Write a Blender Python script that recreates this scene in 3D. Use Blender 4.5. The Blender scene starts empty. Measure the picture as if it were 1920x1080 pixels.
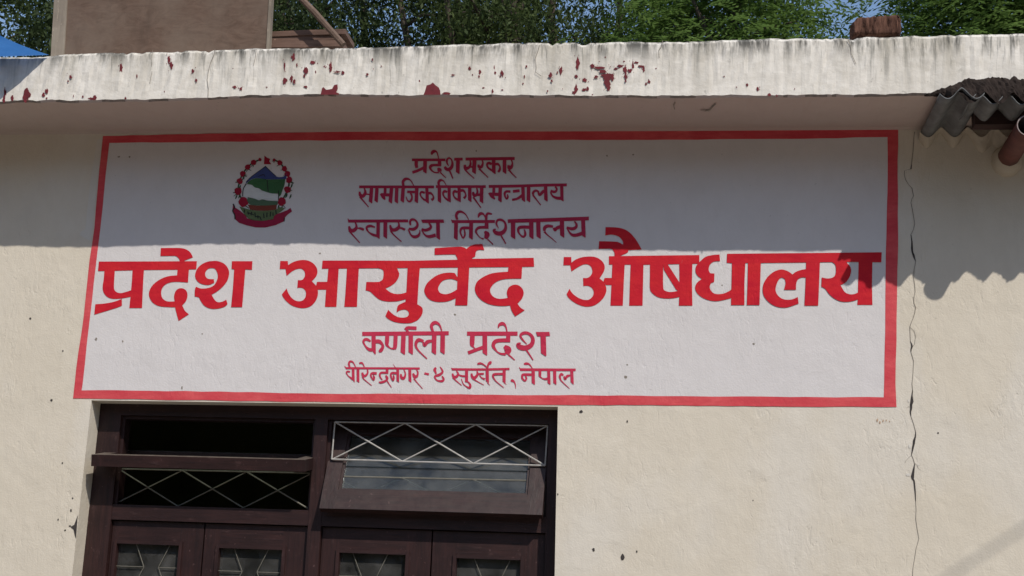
import bpy, math, random
import numpy as np
from mathutils import Matrix, Vector
from mathutils.geometry import tessellate_polygon

S = bpy.context.scene
COL = S.collection

# ------------------------------------------------------------------ camera, sky, sun, exposure
F, D, CZ = 2600.0, 5.3, 1.55
PITCH, YAW, ROLL = (math.radians(a) for a in (12.80, 7.543, 2.185))
cp, sp, cy, sy = math.cos(PITCH), math.sin(PITCH), math.cos(YAW), math.sin(YAW)
FWD = Vector((-sy * cp, cy * cp, sp))
r0 = Vector((cy, sy, 0)); u0 = r0.cross(FWD)
RIGHT = math.cos(ROLL) * r0 + math.sin(ROLL) * u0
UP = -math.sin(ROLL) * r0 + math.cos(ROLL) * u0
CAM = Vector((0, -D, CZ))
cd = bpy.data.cameras.new('camera'); cam = bpy.data.objects.new('camera', cd); COL.objects.link(cam)
cam.matrix_world = Matrix(((RIGHT.x, UP.x, -FWD.x, CAM.x), (RIGHT.y, UP.y, -FWD.y, CAM.y),
                           (RIGHT.z, UP.z, -FWD.z, CAM.z), (0, 0, 0, 1)))
cd.sensor_width = 36.0; cd.lens = 36.0 * F / 1920.0; cd.clip_start = 0.05; cd.clip_end = 2000
S.camera = cam

SUN = Vector((0.69, -1.0, 1.29)).normalized()
w = bpy.data.worlds.new('World'); S.world = w; w.use_nodes = True
nt = w.node_tree; bg = nt.nodes['Background']
sky = nt.nodes.new('ShaderNodeTexSky'); sky.sky_type = 'NISHITA'; sky.sun_disc = False
sky.sun_elevation = math.asin(SUN.z); sky.sun_rotation = math.atan2(SUN.x, SUN.y)
sky.air_density = 1.0; sky.dust_density = 0.5; sky.ozone_density = 1.0
nt.links.new(sky.outputs[0], bg.inputs[0]); bg.inputs[1].default_value = 0.135
sd = bpy.data.lights.new('sun', 'SUN'); sd.energy = 3.3; sd.angle = math.radians(0.53); sd.color = (1.0, 0.95, 0.885)
so = bpy.data.objects.new('sun', sd); COL.objects.link(so)
so.rotation_euler = SUN.to_track_quat('Z', 'Y').to_euler(); so.location = SUN * 40
S.view_settings.view_transform = 'Standard'; S.view_settings.look = 'None'
S.view_settings.exposure = 0.13; S.view_settings.gamma = 1.0

rng = random.Random(7)


def W(px, py, y=0.0):
    """point of the photo (1920x1080) on the upright plane at depth y (0 = wall face, negative = towards the street)"""
    d = FWD * F + RIGHT * (px - 960) - UP * (py - 540)
    t = (y - CAM.y) / d.y
    return CAM + d * t

# ------------------------------------------------------------------ object helpers


def wloc(o):
    v = Vector((0, 0, 0))
    while o is not None:
        v += o.location; o = o.parent
    return v


def obj(name, verts, faces, mats, parent=None, smooth=False, mi=None, loc=None):
    base = wloc(parent) if parent is not None else Vector(loc or (0, 0, 0))
    me = bpy.data.meshes.new(name)
    me.from_pydata([tuple(Vector(v) - base) for v in verts], [], faces)
    if not isinstance(mats, (list, tuple)): mats = [mats]
    for m in mats: me.materials.append(m)
    if mi is not None:
        me.polygons.foreach_set('material_index', mi)
    if smooth:
        me.polygons.foreach_set('use_smooth', [True] * len(me.polygons))
    me.update()
    o = bpy.data.objects.new(name, me); COL.objects.link(o)
    if parent is not None: o.parent = parent
    else: o.location = base
    return o


def empty(name, loc):
    o = bpy.data.objects.new(name, None); o.location = loc; o.empty_display_size = 0.2; COL.objects.link(o)
    return o


def tag(o, label, cat=None, group=None, kind=None):
    if label: o['label'] = label
    if cat: o['category'] = cat
    if group: o['group'] = group
    if kind: o['kind'] = kind
    return o


class MB:
    def __init__(s): s.v = []; s.f = []; s.m = []
    def add(s, v, f, m=0):
        n = len(s.v); s.v += [tuple(p) for p in v]; s.f += [tuple(i + n for i in q) for q in f]; s.m += [m] * len(f)
    def box(s, a, b, m=0):
        x0, y0, z0 = a; x1, y1, z1 = b
        s.hexa([(x0, y0, z0), (x1, y0, z0), (x1, y1, z0), (x0, y1, z0), (x0, y0, z1), (x1, y0, z1), (x1, y1, z1), (x0, y1, z1)], m)
    def hexa(s, p, m=0):
        s.add(p, [(3, 2, 1, 0), (4, 5, 6, 7), (0, 1, 5, 4), (1, 2, 6, 5), (2, 3, 7, 6), (3, 0, 4, 7)], m)
    def slab(s, quad, y0, y1, m=0):
        """front quad in photo pixels (tl, tr, br, bl) at depth y0, run straight back to y1"""
        p = [W(q[0], q[1], y0) for q in quad]
        f = [(v.x, v.y, v.z) for v in p]; b = [(v.x, y1, v.z) for v in p]
        s.hexa([f[3], f[2], b[2], b[3], f[0], f[1], b[1], b[0]], m)
    def bar(s, a, b, w, h, up=(0, 0, 1), m=0):
        a, b = Vector(a), Vector(b); d = (b - a).normalized(); u = Vector(up)
        sx = d.cross(u); sx = sx.normalized() if sx.length > 1e-6 else Vector((1, 0, 0)); u = sx.cross(d)
        c = []
        for p in (a, b):
            for i, j in ((-1, -1), (1, -1), (1, 1), (-1, 1)): c.append(p + sx * (i * w / 2) + u * (j * h / 2))
        s.hexa(c, m)
    def tube(s, pts, rad, n=8, m=0, cap=True):
        pts = [Vector(p) for p in pts]; rs = rad if isinstance(rad, (list, tuple)) else [rad] * len(pts)
        v = []; f = []
        for i, p in enumerate(pts):
            d = (pts[min(i + 1, len(pts) - 1)] - pts[max(i - 1, 0)]).normalized()
            a = d.cross(Vector((0.13, 0.21, 1))); a = a.normalized() if a.length > 1e-4 else Vector((1, 0, 0)); b = d.cross(a)
            for k in range(n):
                t = 2 * math.pi * k / n; v.append(p + (a * math.cos(t) + b * math.sin(t)) * rs[i])
        for i in range(len(pts) - 1):
            for k in range(n):
                f.append((i * n + k, i * n + (k + 1) % n, (i + 1) * n + (k + 1) % n, (i + 1) * n + k))
        if cap:
            f.append(tuple(range(n - 1, -1, -1))); f.append(tuple(range((len(pts) - 1) * n, len(pts) * n)))
        s.add(v, f, m)
    def build(s, name, mats, parent=None, smooth=False, loc=None):
        return obj(name, s.v, s.f, mats, parent, smooth, s.m if isinstance(mats, (list, tuple)) else None, loc)


# ------------------------------------------------------------------ materials
class NT:
    def __init__(s, name):
        s.mat = bpy.data.materials.new(name); s.mat.use_nodes = True; s.t = s.mat.node_tree
        s.b = s.t.nodes['Principled BSDF']; s.pos = s.n('ShaderNodeNewGeometry').outputs['Position']
    def n(s, t, **k):
        x = s.t.nodes.new(t)
        for a, b in k.items(): setattr(x, a, b)
        return x
    def l(s, a, b): s.t.links.new(a, b)
    def val(s, sock, v):
        if isinstance(v, bpy.types.NodeSocket): s.l(v, sock)
        else: sock.default_value = v
    def mapped(s, scale, rot=(0, 0, 0)):
        m = s.n('ShaderNodeMapping'); s.l(s.pos, m.inputs[0]); m.inputs['Scale'].default_value = scale; m.inputs['Rotation'].default_value = rot
        return m.outputs[0]
    def noise(s, scale=1.0, vec=None, detail=4.0, rough=0.55, dist=0.0):
        x = s.n('ShaderNodeTexNoise'); s.l(vec or s.pos, x.inputs['Vector'])
        x.inputs['Scale'].default_value = scale; x.inputs['Detail'].default_value = detail
        x.inputs['Roughness'].default_value = rough; x.inputs['Distortion'].default_value = dist
        return x.outputs[0]
    def ramp(s, fac, stops):
        x = s.n('ShaderNodeValToRGB'); s.l(fac, x.inputs[0]); e = x.color_ramp.elements
        while len(e) < len(stops): e.new(0.5)
        for i, (p, c) in enumerate(stops):
            e[i].position = p; e[i].color = (c, c, c, 1) if not isinstance(c, tuple) else c + (1,)
        return x.outputs[0]
    def mix(s, fac, a, b, mode='MIX'):
        x = s.n('ShaderNodeMix', data_type='RGBA', blend_type=mode)
        s.val(x.inputs[0], fac)
        for k, v in ((6, a), (7, b)):
            if isinstance(v, tuple): v = v + (1,)
            s.val(x.inputs[k], v)
        return x.outputs[2]
    def math(s, op, a, b=0.0):
        x = s.n('ShaderNodeMath', operation=op); s.val(x.inputs[0], a); s.val(x.inputs[1], b); return x.outputs[0]
    def sep(s):
        x = s.n('ShaderNodeSeparateXYZ'); s.l(s.pos, x.inputs[0]); return x.outputs
    def bump(s, h, strength=0.3, dist=0.01, chain=None):
        x = s.n('ShaderNodeBump'); s.l(h, x.inputs['Height']); x.inputs['Strength'].default_value = strength
        x.inputs['Distance'].default_value = dist
        if chain is not None: s.l(chain, x.inputs['Normal'])
        s.l(x.outputs[0], s.b.inputs['Normal']); return x.outputs[0]
    def done(s, col, rough=0.8, spec=0.3):
        if isinstance(col, tuple): col = col + (1,)
        s.val(s.b.inputs['Base Color'], col); s.val(s.b.inputs['Roughness'], rough)
        s.b.inputs['Specular IOR Level'].default_value = spec
        return s.mat


def plaster_bump(t, k=1.0):
    a = t.noise(8.0, None, 5, 0.55, 0.4)
    b = t.noise(34.0, t.mapped((1.0, 1, 0.42), (0, math.radians(-28), 0)), 5, 0.62, 0.8)
    c = t.noise(150.0, None, 3, 0.6)
    where = t.ramp(t.noise(3.1, None, 3, 0.5), [(0.46, 0.12), (0.66, 1.0)])
    dents = t.ramp(t.noise(30.0, t.mapped((1.5, 1, 0.55), (0, math.radians(-34), 0)), 3, 0.55, 0.7), [(0.60, 0.0), (0.69, 1.0)])
    h = t.math('ADD', t.math('MULTIPLY', a, 1.2), t.math('MULTIPLY', t.math('MULTIPLY', b, 0.75), t.math('ADD', where, 0.25)))
    h = t.math('ADD', h, t.math('MULTIPLY', c, 0.28))
    h = t.math('ADD', h, t.math('MULTIPLY', t.math('MULTIPLY', dents, where), -0.42))
    t.bump(h, 0.36 * k, 0.010)


def mat_plaster(name, base, dark, k=1.0, stain=0.5, pale=None):
    t = NT(name)
    n1 = t.ramp(t.noise(1.3, None, 5, 0.6), [(0.35, 0.0), (0.7, 1.0)])
    n2 = t.ramp(t.noise(14, t.mapped((1, 1, 0.6)), 5, 0.65), [(0.45, 0.0), (0.75, 1.0)])
    c = t.mix(t.math('MULTIPLY', n1, stain), base, dark)
    if pale:
        n3 = t.ramp(t.noise(1.7, t.mapped((1, 1, 0.7)), 4, 0.55), [(0.50, 0.0), (0.62, 1.0)])
        c = t.mix(t.math('MULTIPLY', n3, 0.7), c, pale)
    c = t.mix(t.math('MULTIPLY', n2, 0.35 * stain), c, tuple(x * 0.80 for x in dark))
    drip = t.ramp(t.noise(16, t.mapped((1, 1, 0.09)), 4, 0.6), [(0.60, 0.0), (0.75, 1.0)])
    c = t.mix(t.math('MULTIPLY', drip, 0.22 * stain), c, tuple(x * 0.72 for x in dark))
    sp = t.ramp(t.noise(55, None, 2, 0.5), [(0.72, 0.0), (0.77, 1.0)])
    c = t.mix(t.math('MULTIPLY', sp, 0.30), c, tuple(x * 0.5 for x in dark))
    plaster_bump(t, k)
    return t.done(c, 0.85, 0.2)


def mat_paint(name, base, edge, rough=0.75, k=0.8, wear=0.5):
    t = NT(name)
    n = t.ramp(t.noise(9, t.mapped((0.6, 1, 1.2)), 5, 0.65), [(0.34, 0.0), (0.68, 1.0)])
    br = t.ramp(t.noise(60, t.mapped((0.25, 1, 1.0), (0, math.radians(20), 0)), 4, 0.6, 0.5), [(0.38, 0.0), (0.68, 1.0)])
    c = t.mix(n, base, edge)
    c = t.mix(t.math('MULTIPLY', br, 0.35), c, tuple(0.78 * x for x in base))
    thin = t.ramp(t.noise(48, t.mapped((1, 1, 0.7)), 5, 0.7), [(0.66, 0.0), (0.76, 1.0)])
    c = t.mix(t.math('MULTIPLY', thin, 0.30 * wear), c, tuple(0.45 + 0.4 * x for x in edge))
    plaster_bump(t, k)
    return t.done(c, rough, 0.12)


def mat_simple(name, base, dark, scale=20, rough=0.7, bump=0.3, stretch=(1, 1, 1), spec=0.3, dist=0.004, metal=0.0):
    t = NT(name); v = t.mapped(stretch)
    n = t.noise(scale, v, 6, 0.62, 0.3)
    c = t.mix(t.ramp(n, [(0.32, 0.0), (0.7, 1.0)]), base, dark)
    if bump: t.bump(n, bump, dist)
    t.b.inputs['Metallic'].default_value = metal
    return t.done(c, rough, spec)


def mat_fascia():
    t = NT('whitewashed_concrete')
    x, y, z = t.sep()
    wx = t.math('MULTIPLY', t.noise(6, t.mapped((1, 1, 0.6)), 3, 0.5), 0.05)
    cv = t.n('ShaderNodeCombineXYZ'); t.l(t.math('ADD', x, wx), cv.inputs[0]); t.l(y, cv.inputs[1]); t.l(t.math('MULTIPLY', z, 0.06), cv.inputs[2])
    st = t.noise(34, cv.outputs[0], 5, 0.7)
    st2 = t.noise(8, cv.outputs[0], 4, 0.6)
    st3 = t.noise(95, cv.outputs[0], 3, 0.6)
    mr = t.n('ShaderNodeMapRange'); t.l(z, mr.inputs[0]); mr.inputs[1].default_value = 3.40; mr.inputs[2].default_value = 3.62
    h0 = mr.outputs[0]; up = t.math('POWER', h0, 1.4)
    patch = t.ramp(t.noise(2.6, t.mapped((1, 1, 0.5)), 4, 0.6), [(0.36, 0.10), (0.60, 1.0)])
    base = t.mix(t.ramp(t.noise(16, t.mapped((1, 1, 1.6)), 5, 0.65), [(0.35, 0.0), (0.72, 1.0)]), (0.80, 0.75, 0.665), (0.67, 0.62, 0.535))
    f2 = t.math('MULTIPLY', t.ramp(st2, [(0.46, 0.0), (0.66, 1.0)]), t.math('ADD', t.math('MULTIPLY', up, 0.42), 0.20))
    c = t.mix(f2, base, (0.39, 0.345, 0.26))
    f1 = t.math('MULTIPLY', t.math('MULTIPLY', t.ramp(st, [(0.50, 0.0), (0.68, 1.0)]), t.math('ADD', t.math('MULTIPLY', up, 0.95), 0.06)), patch)
    c = t.mix(f1, c, (0.13, 0.13, 0.11))
    f3 = t.math('MULTIPLY', t.math('MULTIPLY', t.ramp(st3, [(0.60, 0.0), (0.70, 1.0)]), t.math('ADD', up, 0.1)), 0.55)
    c = t.mix(f3, c, (0.10, 0.10, 0.085))
    sp = t.ramp(t.noise(42, t.mapped((1, 1, 0.6)), 3, 0.6), [(0.66, 0.0), (0.72, 1.0)])
    c = t.mix(t.math('MULTIPLY', t.math('MULTIPLY', sp, patch), 0.45), c, (0.20, 0.19, 0.16))
    rim = t.math('MULTIPLY', t.ramp(t.noise(20, t.mapped((1, 1, 0.2)), 4, 0.7), [(0.45, 0.0), (0.60, 1.0)]), t.ramp(h0, [(0.70, 0.0), (1.0, 1.0)]))
    c = t.mix(t.math('MULTIPLY', rim, 0.85), c, (0.045, 0.045, 0.04))
    h = t.math('ADD', t.noise(14, None, 5, 0.6), t.math('MULTIPLY', t.noise(70, None, 4, 0.6), 0.35))
    t.bump(h, 0.34, 0.010)
    return t.done(c, 0.9, 0.15)


def mat_wood(name, a, b, rough=0.5, axis='x', scale=6, spec=0.35, bump=0.25):
    t = NT(name)
    s = {'x': (0.12, 1, 1.6), 'z': (1.6, 1, 0.12)}[axis]
    g = t.noise(scale * 8, t.mapped(s), 6, 0.65, 0.6)
    g2 = t.noise(scale, None, 4, 0.6)
    c = t.mix(t.ramp(g, [(0.35, 0.0), (0.68, 1.0)]), a, b)
    c = t.mix(t.math('MULTIPLY', t.ramp(g2, [(0.42, 0.0), (0.68, 1.0)]), 0.55), c, tuple(0.5 * x for x in b))
    worn = t.ramp(t.noise(26, t.mapped(tuple(0.5 + 0.5 * q for q in s)), 5, 0.7), [(0.60, 0.0), (0.72, 1.0)])
    c = t.mix(t.math('MULTIPLY', worn, 0.30), c, tuple(min(1, 2.4 * x + 0.012) for x in a))
    sp = t.ramp(t.noise(85, None, 2, 0.5), [(0.70, 0.0), (0.75, 1.0)])
    c = t.mix(t.math('MULTIPLY', sp, 0.40), c, tuple(min(1, 3.0 * x + 0.04) for x in a))
    up = t.n('ShaderNodeSeparateXYZ'); t.l(t.n('ShaderNodeNewGeometry').outputs['Normal'], up.inputs[0])
    dust = t.math('MULTIPLY', t.ramp(up.outputs[2], [(0.35, 0.0), (0.8, 1.0)]), t.ramp(t.noise(30, None, 4, 0.6), [(0.3, 0.2), (0.7, 0.75)]))
    c = t.mix(dust, c, (0.24, 0.20, 0.16))
    t.val(t.b.inputs['Roughness'], rough)
    t.bump(t.math('ADD', g, t.math('MULTIPLY', g2, 0.8)), bump, 0.004)
    rg = t.ramp(worn, [(0.0, rough), (1.0, min(1.0, rough + 0.3))])
    return t.done(c, rg, spec)


def mat_leaf(name, a, b, c3):
    t = NT(name)
    n = t.noise(2.2, None, 3, 0.6)
    r = t.n('ShaderNodeNewGeometry').outputs['Random Per Island']
    c = t.mix(r, a, b)
    c = t.mix(t.ramp(n, [(0.4, 0.0), (0.65, 1.0)]), c, c3)
    m = t.done(c, 0.6, 0.2)
    tr = t.n('ShaderNodeBsdfTranslucent'); t.l(c, tr.inputs[0])
    ms = t.n('ShaderNodeMixShader'); ms.inputs[0].default_value = 0.38
    out = t.t.nodes['Material Output']
    t.l(t.b.outputs[0], ms.inputs[1]); t.l(tr.outputs[0], ms.inputs[2]); t.l(ms.outputs[0], out.inputs[0])
    return m


def mat_glass():
    t = NT('dusty_pane')
    n = t.ramp(t.noise(9, None, 5, 0.65), [(0.35, 0.06), (0.75, 0.26)])
    t.b.inputs['Transmission Weight'].default_value = 0.0
    out = t.t.nodes['Material Output']
    tr = t.n('ShaderNodeBsdfTransparent'); tr.inputs[0].default_value = (0.62, 0.68, 0.66, 1)
    gl = t.n('ShaderNodeBsdfGlossy'); gl.inputs[1].default_value = 0.06; gl.inputs[0].default_value = (0.9, 0.95, 1, 1)
    df = t.n('ShaderNodeBsdfDiffuse'); df.inputs[0].default_value = (0.30, 0.29, 0.27, 1)
    fr = t.n('ShaderNodeFresnel'); fr.inputs[0].default_value = 1.5
    m1 = t.n('ShaderNodeMixShader'); t.l(fr.outputs[0], m1.inputs[0]); t.l(tr.outputs[0], m1.inputs[1]); t.l(gl.outputs[0], m1.inputs[2])
    m2 = t.n('ShaderNodeMixShader'); t.l(n, m2.inputs[0]); t.l(m1.outputs[0], m2.inputs[1]); t.l(df.outputs[0], m2.inputs[2])
    t.l(m2.outputs[0], out.inputs[0])
    return t.mat


M = dict(
    wall=mat_plaster('cream_plaster', (0.67, 0.605, 0.495), (0.61, 0.54, 0.425), 1.0, 0.6, (0.675, 0.625, 0.54)),
    panel=mat_plaster('white_limewash', (0.66, 0.625, 0.605), (0.605, 0.57, 0.55), 0.8, 0.5),
    smear=mat_plaster('pale_wash', (0.66, 0.62, 0.55), (0.60, 0.56, 0.49), 1.0, 0.5),
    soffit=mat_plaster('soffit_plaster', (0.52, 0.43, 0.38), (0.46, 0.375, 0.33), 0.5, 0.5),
    border=mat_paint('red_border_paint', (0.58, 0.052, 0.070), (0.70, 0.115, 0.118)),
    red=mat_paint('red_letter_paint', (0.52, 0.011, 0.028), (0.62, 0.026, 0.030)),
    maroon=mat_paint('crimson_letter_paint', (0.40, 0.022, 0.062), (0.46, 0.035, 0.080)),
    fascia=mat_fascia(),
    peel=mat_simple('old_red_paint', (0.185, 0.024, 0.030), (0.12, 0.017, 0.022), 30, 0.8, 0.4),
    chip=mat_simple('dark_hole', (0.035, 0.030, 0.028), (0.07, 0.06, 0.055), 60, 0.9, 0.2),
    crack=mat_simple('crack_dark', (0.18, 0.155, 0.125), (0.32, 0.28, 0.23), 40, 0.9, 0.0),
    door=mat_wood('brown_painted_timber', (0.039, 0.0158, 0.0140), (0.0195, 0.0086, 0.0081), 0.5, 'x'),
    doorv=mat_wood('brown_painted_stile', (0.039, 0.0158, 0.0140), (0.0195, 0.0086, 0.0081), 0.5, 'z'),
    wire=mat_simple('pale_grille_paint', (0.50, 0.48, 0.44), (0.34, 0.32, 0.29), 40, 0.5, 0.1),
    wiredim=mat_simple('dim_grille_paint', (0.20, 0.19, 0.15), (0.13, 0.12, 0.09), 40, 0.6, 0.1),
    glass=mat_glass(),
    room=mat_simple('dark_room_plaster', (0.50, 0.50, 0.30), (0.42, 0.42, 0.25), 3, 0.9, 0.0),
    floor=mat_simple('cement_floor', (0.22, 0.20, 0.18), (0.15, 0.14, 0.12), 3, 0.85, 0.1),
    ground=mat_simple('dry_earth', (0.25, 0.215, 0.18), (0.20, 0.17, 0.14), 1.5, 0.95, 0.3, dist=0.02),
    asbestos=mat_simple('weathered_cement_sheet', (0.20, 0.205, 0.20), (0.11, 0.11, 0.108), 16, 0.85, 0.3),
    mortar=mat_simple('old_dark_mortar', (0.042, 0.031, 0.026), (0.018, 0.014, 0.012), 25, 0.95, 0.7, dist=0.01, spec=0.05),
    mortarcream=mat_plaster('cream_mortar', (0.58, 0.51, 0.40), (0.45, 0.39, 0.30), 1.0, 0.6),
    void_board=mat_wood('dark_void_board', (0.060, 0.030, 0.024), (0.035, 0.018, 0.015), 0.8, 'x'),
    pipe=mat_simple('red_brown_pipe_paint', (0.170, 0.064, 0.048), (0.095, 0.038, 0.030), 22, 0.5, 0.15),
    piperim=mat_simple('pipe_rim', (0.36, 0.30, 0.28), (0.20, 0.15, 0.13), 30, 0.6, 0.1),
    ply=None,
    plyedge=mat_wood('raw_plywood_edge', (0.33, 0.275, 0.21), (0.25, 0.205, 0.155), 0.85, 'z', 5),
    plank=mat_wood('weathered_plank', (0.19, 0.115, 0.085), (0.11, 0.065, 0.048), 0.9, 'x', 6),
    pole=mat_wood('weathered_pole', (0.21, 0.14, 0.10), (0.14, 0.09, 0.065), 0.9, 'x', 6),
    brick=None, tarp=None,
    wood=mat_simple('sky_block_foliage', (0.055, 0.075, 0.03), (0.03, 0.045, 0.018), 3, 0.8, 0.6, dist=0.2),
    bark=mat_simple('bark', (0.10, 0.075, 0.055), (0.05, 0.038, 0.03), 14, 0.95, 0.6, (1, 1, 0.3), dist=0.01),
    leafdark=mat_leaf('dark_leaf', (0.040, 0.062, 0.022), (0.070, 0.098, 0.030), (0.032, 0.050, 0.020)),
    leafmid=mat_leaf('mid_leaf', (0.062, 0.090, 0.028), (0.115, 0.150, 0.045), (0.055, 0.082, 0.028)),
    leafbright=mat_leaf('feathery_leaf', (0.125, 0.210, 0.050), (0.185, 0.275, 0.075), (0.135, 0.220, 0.055)),
)


def flat(name, c, c2=None):
    return mat_paint(name, c, c2 or tuple(0.8 * x for x in c), 0.6, 0.7)


t = NT('dirty_plywood')
g = t.noise(22, t.mapped((0.42, 1, 1.0)), 7, 0.68, 2.2)
g2 = t.noise(3.0, None, 5, 0.65)
c = t.mix(t.ramp(g, [(0.35, 0.0), (0.68, 1.0)]), (0.160, 0.106, 0.077), (0.105, 0.066, 0.047))
c = t.mix(t.ramp(g2, [(0.42, 0.0), (0.66, 0.7)]), c, (0.185, 0.140, 0.107))
c = t.mix(t.ramp(t.noise(9, t.mapped((1, 1, 0.3)), 4, 0.6), [(0.58, 0.0), (0.75, 0.6)]), c, (0.085, 0.058, 0.043))
t.bump(g, 0.15, 0.003); M['ply'] = t.done(c, 0.85, 0.2)

t = NT('rough_brick')
g = t.noise(28, t.mapped((1.6, 1, 0.25), (0, math.radians(12), 0)), 5, 0.65, 0.8)
c = t.mix(t.ramp(g, [(0.36, 0.0), (0.66, 1.0)]), (0.040, 0.020, 0.015), (0.185, 0.095, 0.066))
t.bump(g, 0.9, 0.012); M['brick'] = t.done(c, 0.95, 0.1)

t = NT('blue_plastic_sheet')
g = t.noise(5, t.mapped((0.6, 1, 3.0)), 4, 0.6, 0.4)
c = t.mix(t.ramp(g, [(0.35, 0.0), (0.7, 1.0)]), (0.040, 0.17, 0.46), (0.075, 0.25, 0.60))
t.bump(g, 0.3, 0.01); t.done(c, 0.5, 0.4)
tr = t.n('ShaderNodeBsdfTranslucent'); t.l(c, tr.inputs[0])
ms = t.n('ShaderNodeMixShader'); ms.inputs[0].default_value = 0.6
t.l(t.b.outputs[0], ms.inputs[1]); t.l(tr.outputs[0], ms.inputs[2]); t.l(ms.outputs[0], t.t.nodes['Material Output'].inputs[0])
M['tarp'] = t.mat

# ------------------------------------------------------------------ ground
gm = MB(); R_ = 400.0
gm.add([(-R_, -R_, 0), (R_, -R_, 0), (R_, R_, 0), (-R_, R_, 0)], [(0, 1, 2, 3)])
tag(gm.build('ground', M['ground']), 'bare brown earth yard around the building', kind='structure')

# unseen wood added to block low sky light: lumpy mass of foliage, one object
wr = np.random.RandomState(21); V_ = []; F_ = []; NA, NH = 150, 14
for k in range(NA + 1):
    a_ = math.radians(168 + 204 * k / NA)
    for j in range(NH + 1):
        u = j / NH; hgt = 9.5 + 1.6 * math.sin(k * 0.37) + 1.1 * math.sin(k * 0.93 + 1)
        r_w = 24 + 3.5 * abs(u - 0.35) ** 1.5 * 2 + wr.uniform(-1.0, 1.0) * (0 < j)
        V_.append((r_w * math.cos(a_), r_w * math.sin(a_), hgt * u + wr.uniform(-0.35, 0.35) * (0 < j)))
for k in range(NA):
    for j in range(NH):
        a_ = k * (NH + 1) + j; F_.append((a_, a_ + 1, a_ + NH + 2, a_ + NH + 1))
    a_ = k * (NH + 1) + NH; n_ = len(V_)
    V_ += [tuple(Vector(V_[a_]) * 1.25), tuple(Vector(V_[a_ + NH + 1]) * 1.25)]; F_.append((a_, n_, n_ + 1, a_ + NH + 1))
tag(obj('sky_block_wood', V_, F_, M['wood']), 'dark green wood, unseen, added behind the camera to block low sky light', kind='stuff')

# ------------------------------------------------------------------ curve tools for painted shapes


def smooth_closed(pts, ang=48.0, n=4):
    P = [Vector((p[0], p[1])) for p in pts]; N = len(P); corner = []
    for i in range(N):
        a = P[i] - P[i - 1]; b = P[(i + 1) % N] - P[i]
        corner.append(a.length < 1e-6 or b.length < 1e-6 or math.degrees(a.angle(b)) > ang)
    out = []
    for i in range(N):
        j = (i + 1) % N; p1, p2 = P[i], P[j]
        out.append(p1)
        if corner[i] and corner[j]: continue
        p0 = p1 if corner[i] else P[i - 1]; p3 = p2 if corner[j] else P[(j + 1) % N]
        for k in range(1, n):
            u = k / n
            out.append(0.5 * ((2 * p1) + (p2 - p0) * u + (2 * p0 - 5 * p1 + 4 * p2 - p3) * u * u + (3 * p1 - p0 - 3 * p2 + p3) * u ** 3))
    return out


def stroke_poly(pts, w0):
    P = [Vector((p[0], p[1], p[2] if len(p) > 2 else w0)) for p in pts]
    if len(P) > 2:
        Q = []
        for i in range(len(P) - 1):
            p0 = P[max(i - 1, 0)]; p1 = P[i]; p2 = P[i + 1]; p3 = P[min(i + 2, len(P) - 1)]
            for k in range(5):
                u = k / 5
                Q.append(0.5 * ((2 * p1) + (p2 - p0) * u + (2 * p0 - 5 * p1 + 4 * p2 - p3) * u * u + (3 * p1 - p0 - 3 * p2 + p3) * u ** 3))
        Q.append(P[-1]); P = Q
    L, Rr = [], []
    for i, p in enumerate(P):
        d = P[min(i + 1, len(P) - 1)] - P[max(i - 1, 0)]; d = Vector((d.x, d.y)).normalized()
        nrm = Vector((-d.y, d.x)); h = max(p.z, 2) / 2
        q = Vector((p.x, p.y))
        L.append(q + nrm * h); Rr.append(q - nrm * h)
    return L, Rr


class Paint:
    """flat painted shapes on the wall, drawn in the coordinates of a zoomed crop"""
    def __init__(s, depth): s.mb = MB(); s.d = depth; s.k = 0
    def crop(s, x0, y0, sc): s.c = (x0, y0, sc); return s
    def pt(s, p):
        return W(s.c[0] + p[0] / s.c[2], s.c[1] + p[1] / s.c[2], -(s.d + (s.k % 16) * 0.00006))
    def poly(s, pts, sm=True, m=0):
        q = smooth_closed(pts) if sm else [Vector(p) for p in pts]
        tri = tessellate_polygon([[Vector((p[0], p[1], 0)) for p in q]])
        v = [s.pt(p) for p in q]
        s.mb.add(v, [s.face(v, f) for f in tri], m); s.k += 1
        return s
    def face(s, v, f):
        n = (v[f[1]] - v[f[0]]).cross(v[f[2]] - v[f[0]])
        return f if n.y < 0 else (f[0], f[2], f[1])
    def st(s, pts, w=20, m=0):
        L, R = stroke_poly(pts, w); n = len(L)
        v = [s.pt(p) for p in L + R]; fs = []
        for i in range(n - 1):
            for f in ((i, i + 1, n + i), (i + 1, n + i + 1, n + i)):
                fs.append(s.face(v, f))
        s.mb.add(v, fs, m); s.k += 1
        return s
    def stem(s, x0, y0, x1, y1, w, sl=0.5):
        h = w / 2
        return s.poly([(x0 - h, y0), (x0 + h, y0), (x1 + h, y1 - 0.05 * w), (x1 + h * 0.75, y1 + 0.10 * w), (x1 - h, y1 - sl * w)], False)
    def ring(s, outer, inner, m=0):
        pts = outer + inner
        tri = tessellate_polygon([[Vector((p[0], p[1], 0)) for p in outer], [Vector((p[0], p[1], 0)) for p in inner]])
        v = [s.pt(p) for p in pts]; s.mb.add(v, [s.face(v, f) for f in tri], m); s.k += 1
        return s
    def blob(s, x, y, rx, ry, m=0, n=11, jag=0.45, r=rng):
        a0 = r.random() * 6
        p = [(x + rx * (1 - jag * r.random()) * math.cos(a0 + 6.283 * i / n), y + ry * (1 - jag * r.random()) * math.sin(a0 + 6.283 * i / n)) for i in range(n)]
        return s.poly(p, False, m)
    def build(s, name, mats, parent): return s.mb.build(name, mats, parent)


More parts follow.
